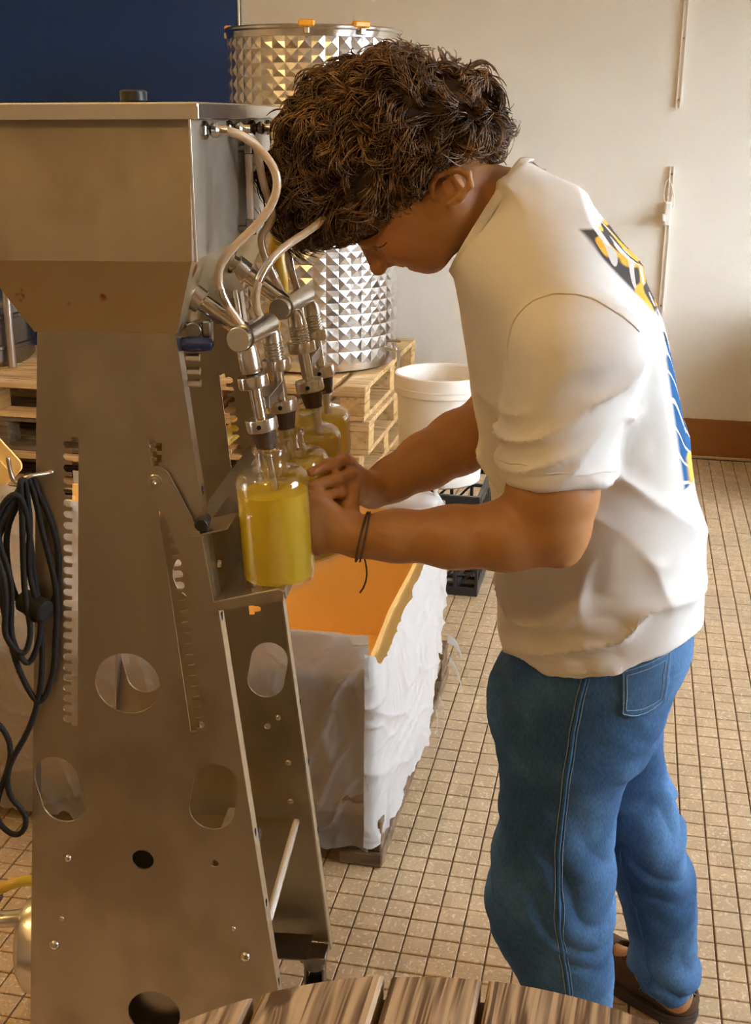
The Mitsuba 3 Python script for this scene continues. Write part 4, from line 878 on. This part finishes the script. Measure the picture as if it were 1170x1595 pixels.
def jf(v, n):
    x, y, z = v.T; o = .011 * N3(x * 7, y * 7, z * 6, 21) + .008 * N3(x * 12 + z * 10, y * 9, z * 14, 22)
    far = np.clip((y - 1.9) / .04, 0, 1); o += far * .010 * ((1 - np.abs(np.sin(z * 17 - x * 26 + 5 * N3(x * 6, y * 6, z * 6, 27)))) ** 1.6 - .3)
    kz = np.exp(-((z - .42) / .13) ** 2) + 1.3 * np.exp(-((z - .10) / .07) ** 2) + .15 * np.exp(-((z - .68) / .06) ** 2)
    o += .0085 * kz * (np.abs(np.sin(z * 42 + x * 30 + 6 * N3(x * 8, y * 8, z * 8, 23))) - .5)
    return o + .0022 * N3(x * 45, y * 45, z * 60, 24)
jeans = fold(J.mesh(), jf)
put(pn + '__jeans', jeans, 'denim', smooth=True)
jtree = cKDTree(jeans.vertices); jnorm = A(jeans.vertex_normals)
def on_jeans(P, off):
    d, i = jtree.query(A(P), k=4); w = 1 / (d + 1e-4); w /= w.sum(1, keepdims=True)
    nn = (jnorm[i] * w[..., None]).sum(1); nn /= np.linalg.norm(nn, axis=1, keepdims=True); return (A(jeans.vertices)[i] * w[..., None]).sum(1) + nn * off
oseam = [(-.022, .85), (-.023, .829), (-.030, .784), (-.040, .684), (-.047, .559), (-.045, .453), (-.036, .358), (-.019, .254), (-.014, .15), (-.014, .06)]
for dx, mt, rr in ((0, 'denim_dark', .0032), (-.0058, 'stitch', .0009), (.0058, 'stitch', .0008)):
    q_ = sproj(J, [(x + dx, z) for x, z in oseam], 110); put(pn + ('__jeans__side_seam' if dx == 0 else '__jeans__seam_stitch'), tube(smoothpath(on_jeans(q_, .0006 if dx == 0 else .0012), 4), rr, 6), mt, smooth=True)
q_ = sproj(J, [(.050, .40), (.079, .301), (.107, .21), (.127, .116), (.130, .07)], 60, 1.87); put(pn + '__jeans__inner_seam', tube(smoothpath(on_jeans(q_, .0006), 4), .0022, 6), 'denim_dark', smooth=True)
# back pocket: a curved patch sewn on
pk = Polygon([(.027, .809), (.099, .838), (.104, .79), (.094, .748), (.072, .732), (.045, .725), (.031, .737)])
gx, gz = np.meshgrid(np.linspace(0, 1, 26), np.linspace(0, 1, 22), indexing='ij')
top = lambda u: A([.027 + .072 * u, .829 + .029 * u]); bot = lambda u: A([.031 + .063 * u, .755 - .010 * math.sin(math.pi * u) + .012 * u])
Pk = A([[(lambda q: (q[0], J.project(q[0], q[1], 1.55), q[1]))(top(u) * (1 - w) + bot(u) * w) for w in np.linspace(0, 1, 22)] for u in np.linspace(0, 1, 26)])
if np.isfinite(Pk).all():
    Q = on_jeans(Pk.reshape(-1, 3), .0022).reshape(Pk.shape)
    for _ in range(2): Q[1:-1, 1:-1] = (Q[:-2, 1:-1] + Q[2:, 1:-1] + Q[1:-1, :-2] + Q[1:-1, 2:] + 2 * Q[1:-1, 1:-1]) / 6
    put(pn + '__jeans__back_pocket', sheet(Q, .003), 'denim', smooth=True)
    for ins in (1, 3):
        e = np.vstack([Q[ins:-ins, ins], Q[-1 - ins, ins:-ins], Q[ins:-ins, -1 - ins][::-1], Q[ins, ins:-ins][::-1]])
        m_ = sheet(Q, .003); put(pn + '__jeans__pocket_stitch', tube(smoothpath(e - A([0, .0022, 0]), 1), .0009, 5), 'stitch', smooth=True)
# frayed hem of the far leg
r = np.random.default_rng(9); fr_ = []
for k in range(46):
    a = r.uniform(0, 2 * np.pi); p = A([.160 + .052 * math.cos(a), 1.99 + .058 * math.sin(a), .063 + r.uniform(0, .004)]); d = A([r.normal() * .003, r.normal() * .003, -r.uniform(.002, .005)])
    fr_.append(tube(A([p + A([0, 0, .006]), p, p + d]), A([.0011, .0009, .0004]), 4))
put(pn + '__jeans__frayed_hem', cat_(fr_), 'stitch')
tag(pn + '__jeans__frayed_hem', 'frayed pale hem threads', kind='stuff')
# bracelet with a loose end
n_ = (LE - LW) / np.linalg.norm(LE - LW); a1 = np.cross(n_, [0, 1, 0]); a1 /= np.linalg.norm(a1); a2 = np.cross(n_, a1); C_ = LW + n_ * .004
pr('cord', (.050, .030, .018), .7)
for k, (o, dr_) in enumerate(((0, 0), (.0045, .3))):
    put(pn + '__bracelet', tube(A([C_ + n_ * (o + .010 * math.cos(t - dr_)) + (.0355 * math.cos(t)) * a1 + (.0350 * math.sin(t)) * a2 for t in np.linspace(0, 2 * np.pi, 48)]), .0013, 6), 'cord', 'thin dark cord bracelet', smooth=True)
put(pn + '__bracelet__loose_end', tube(spline([C_ + A([.010, -.026, -.024]), C_ + A([.014, -.030, -.042]), C_ + A([.012, -.030, -.058]), C_ + A([.004, -.030, -.074])], 16), .0013, 6), 'cord', smooth=True)
# clogs
pr('clog_suede', col(lambda p, n, uv: mix((.105, .062, .034), (.070, .040, .022), fbm(p.x * 60, p.y * 60, p.z * 60, 3))), .85, spec=.15)
pr('clog_sole', (.045, .032, .024), .7); pr('clog_lining', (.030, .018, .012), .9)
def shoe(heel, toe):
    heel, toe = A(heel, float), A(toe, float); L = np.linalg.norm(toe - heel); d = (toe - heel) / L; w = A([-d[1], d[0]])
    t = np.linspace(0, 1, 40); half = .036 + .012 * np.sin(np.clip(t, 0, 1) * np.pi) ** .8 + .006 * np.clip(t - .4, 0, 1); half *= np.clip(1 - ((t - .16) / .16).clip(-1, 0) ** 2, 0, 1) ** .5 * np.clip(1 - ((t - .78) / .22).clip(0, 1) ** 2.2, 0, 1) ** .5
    half = np.maximum(half, .002); c = heel + d * (t * L)[:, None]; out = np.vstack([c + w * half[:, None], (c - w * half[:, None])[::-1]])
    pg = Polygon(out).buffer(.004).buffer(-.002)
    sole = cat_([trimesh.creation.extrude_polygon(pg.buffer(.003), .012, engine='earcut'), xf(trimesh.creation.extrude_polygon(pg.buffer(.0015), .008, engine='earcut'), tr(0, 0, .012))]); sole.apply_translation([0, 0, .001])
    U = Field([min(heel[0], toe[0]) - .08, min(heel[1], toe[1]) - .08, 0], [max(heel[0], toe[0]) + .08, max(heel[1], toe[1]) + .08, .13], .0035)
    P = lambda s_, z_: (*(heel + d * L * s_), z_)
    U.cone(P(.14, .035), P(.80, .030), .041, .040, k=.02); U.cone(P(.45, .045), P(.80, .034), .043, .034, k=.02); U.cone(P(.80, .026), P(.88, .026), .036, .028, k=.02)
    U.plane((0, 0, -1), (0, 0, .0195)); U.cone(P(.15, .070), P(.36, .075), .0355, .037, sub=True, k=.005); U.cone(P(.14, .055), P(.60, .050), .033, .033, sub=True, k=.005)
    lo_ = P(.2, .066); U.plane((-d[0] * .18, -d[1] * .18, 1), lo_, hi=[9, 9, 9]) if False else None
    return sole, U.mesh()
for hl, to in (((.212, 1.972), (-.002, 2.128)), ((.055, 1.782), (-.210, 1.800))):
    so, up_ = shoe(hl, to); c = put(pn + '__clog', up_, 'clog_suede', 'brown clog', smooth=True); put(c + '__sole', so, 'clog_sole')
# hair: a soft mass under some two thousand curled locks
def hairc(p, n, uv):
    f = fbm(p.x * 26, p.y * 26, p.z * 26, 3); g = noise(p.x * 160, p.y * 160, p.z * 160)
    return mix((.045, .022, .010), (.25, .135, .058), smoothstep(.30, .80, .6 * f + .4 * g))
pr('hair_brown', col(hairc), .42, spec=.5)
pr('hair_mass', col(lambda p, n, uv: mix((.026, .013, .006), (.075, .038, .015), fbm(p.x * 40, p.y * 40, p.z * 40, 3))), .6, spec=.3)
HF = Field([-.62, 1.62, 1.34], [-.14, 1.98, 1.78], .0052)
for x, z, r_ in ((-.462, 1.515, .075), (-.495, 1.535, .050), (-.49, 1.49, .042), (-.415, 1.600, .092), (-.345, 1.625, .090), (-.285, 1.615, .078), (-.255, 1.595, .052), (-.375, 1.555, .085), (-.320, 1.578, .078), (-.455, 1.575, .072), (-.43, 1.475, .040), (-.392, 1.492, .050)):
    HF.cone(H(x, z, -.022), H(x, z, .022), r_ * HS, r_ * HS, k=.03)
HF.D += (.020 * N3(*np.meshgrid(*[a * 22 for a in HF.ax], indexing='ij', sparse=True), 31) + .010 * N3(*np.meshgrid(*[a * 50 for a in HF.ax], indexing='ij', sparse=True), 32)).astype(np.float32) + .016
hm = HF.mesh(); hair = put(pn + '__hair', hm, 'hair_mass', 'thick curly brown hair', smooth=True)
ra = np.random.default_rng(17); hp, fi = trimesh.sample.sample_surface(hm, 1500, seed=4); hn = A(hm.face_normals)[fi]
W0 = A(H(-.270, 1.690)); locks = [[], []]; BX = [-.47, -.44, -.40, -.36, -.31, -.285, -.24, -.20]; BZ = [1.42, 1.425, 1.437, 1.462, 1.486, 1.535, 1.553, 1.552]
for k, (p, n0) in enumerate(zip(hp, hn)):
    d = p - W0; d = d - n0 * (d @ n0); d /= np.linalg.norm(d) + 1e-9; cr = np.cross(n0, d)
    d = d + cr * N3(p[0] * 13, p[1] * 13, p[2] * 13, 41) * 3.6 + ra.normal(size=3) * .16; d /= np.linalg.norm(d)
    L = ra.uniform(.05, .10); m_ = 14; cur = N3(p[0] * 15, p[1] * 15, p[2] * 15, 40) * 75 + ra.normal() * 12; lift = ra.uniform(.08, .30) if ra.uniform() < .16 else ra.uniform(-.04, .08)
    q = p - n0 * .008; pts = [q]; nn = n0.copy()
    for i in range(m_ - 1):
        st_ = L / m_; side = np.cross(d, nn); d = d + side * cur * st_ * (1 + 1.2 * i / m_) + nn * lift * .25 - A([0, 0, 1]) * .045; d /= np.linalg.norm(d); q = q + d * st_; pts.append(q)
        dd = HF.at([q])[0]; d = d - nn * .35 if dd > .014 else d + nn * .45 if dd < -.004 else d; d /= np.linalg.norm(d)
    pts = A(pts); tg = np.gradient(pts, axis=0); tg /= np.linalg.norm(tg, axis=1, keepdims=True); s1 = np.cross(tg, nn); s1 /= np.linalg.norm(s1, axis=1, keepdims=True); s2 = np.cross(tg, s1)
    sp0 = ra.uniform(.0030, .0062); tt = np.linspace(0, 1, m_); ns = 9
    for j in range(ns):
        a, b = ra.normal(size=2) * .75; tw = ra.uniform(-2.5, 2.5); w = sp0 * (1 - .72 * tt ** 1.5)
        c, sn = np.cos(tw * tt), np.sin(tw * tt); P_ = pts + s1 * ((a * c - b * sn) * w)[:, None] + s2 * ((a * sn + b * c) * w * .7)[:, None] + (ra.normal(size=3) * .006)[None] * (tt ** 2)[:, None]
        if ((P_[:, 2] < 1.62 + (np.interp(P_[:, 0] / HS, BX, BZ) - 1.62) * HS) & (P_[:, 0] > -.455)).any(): continue
        locks[j == 0].append(tube(P_, (ra.uniform(.0008, .0015) if j else .0007) * np.sin(np.linspace(.6, np.pi - .15, m_)) ** .6, 3, caps=False))
put(hair + '__locks', cat_(locks[0]), 'hair_brown', smooth=True); put(hair + '__loose_strands', cat_(locks[1]), 'hair_brown', smooth=True)
tag(hair + '__locks', 'curled locks', kind='stuff'); tag(hair + '__loose_strands', 'fine loose curls', kind='stuff')
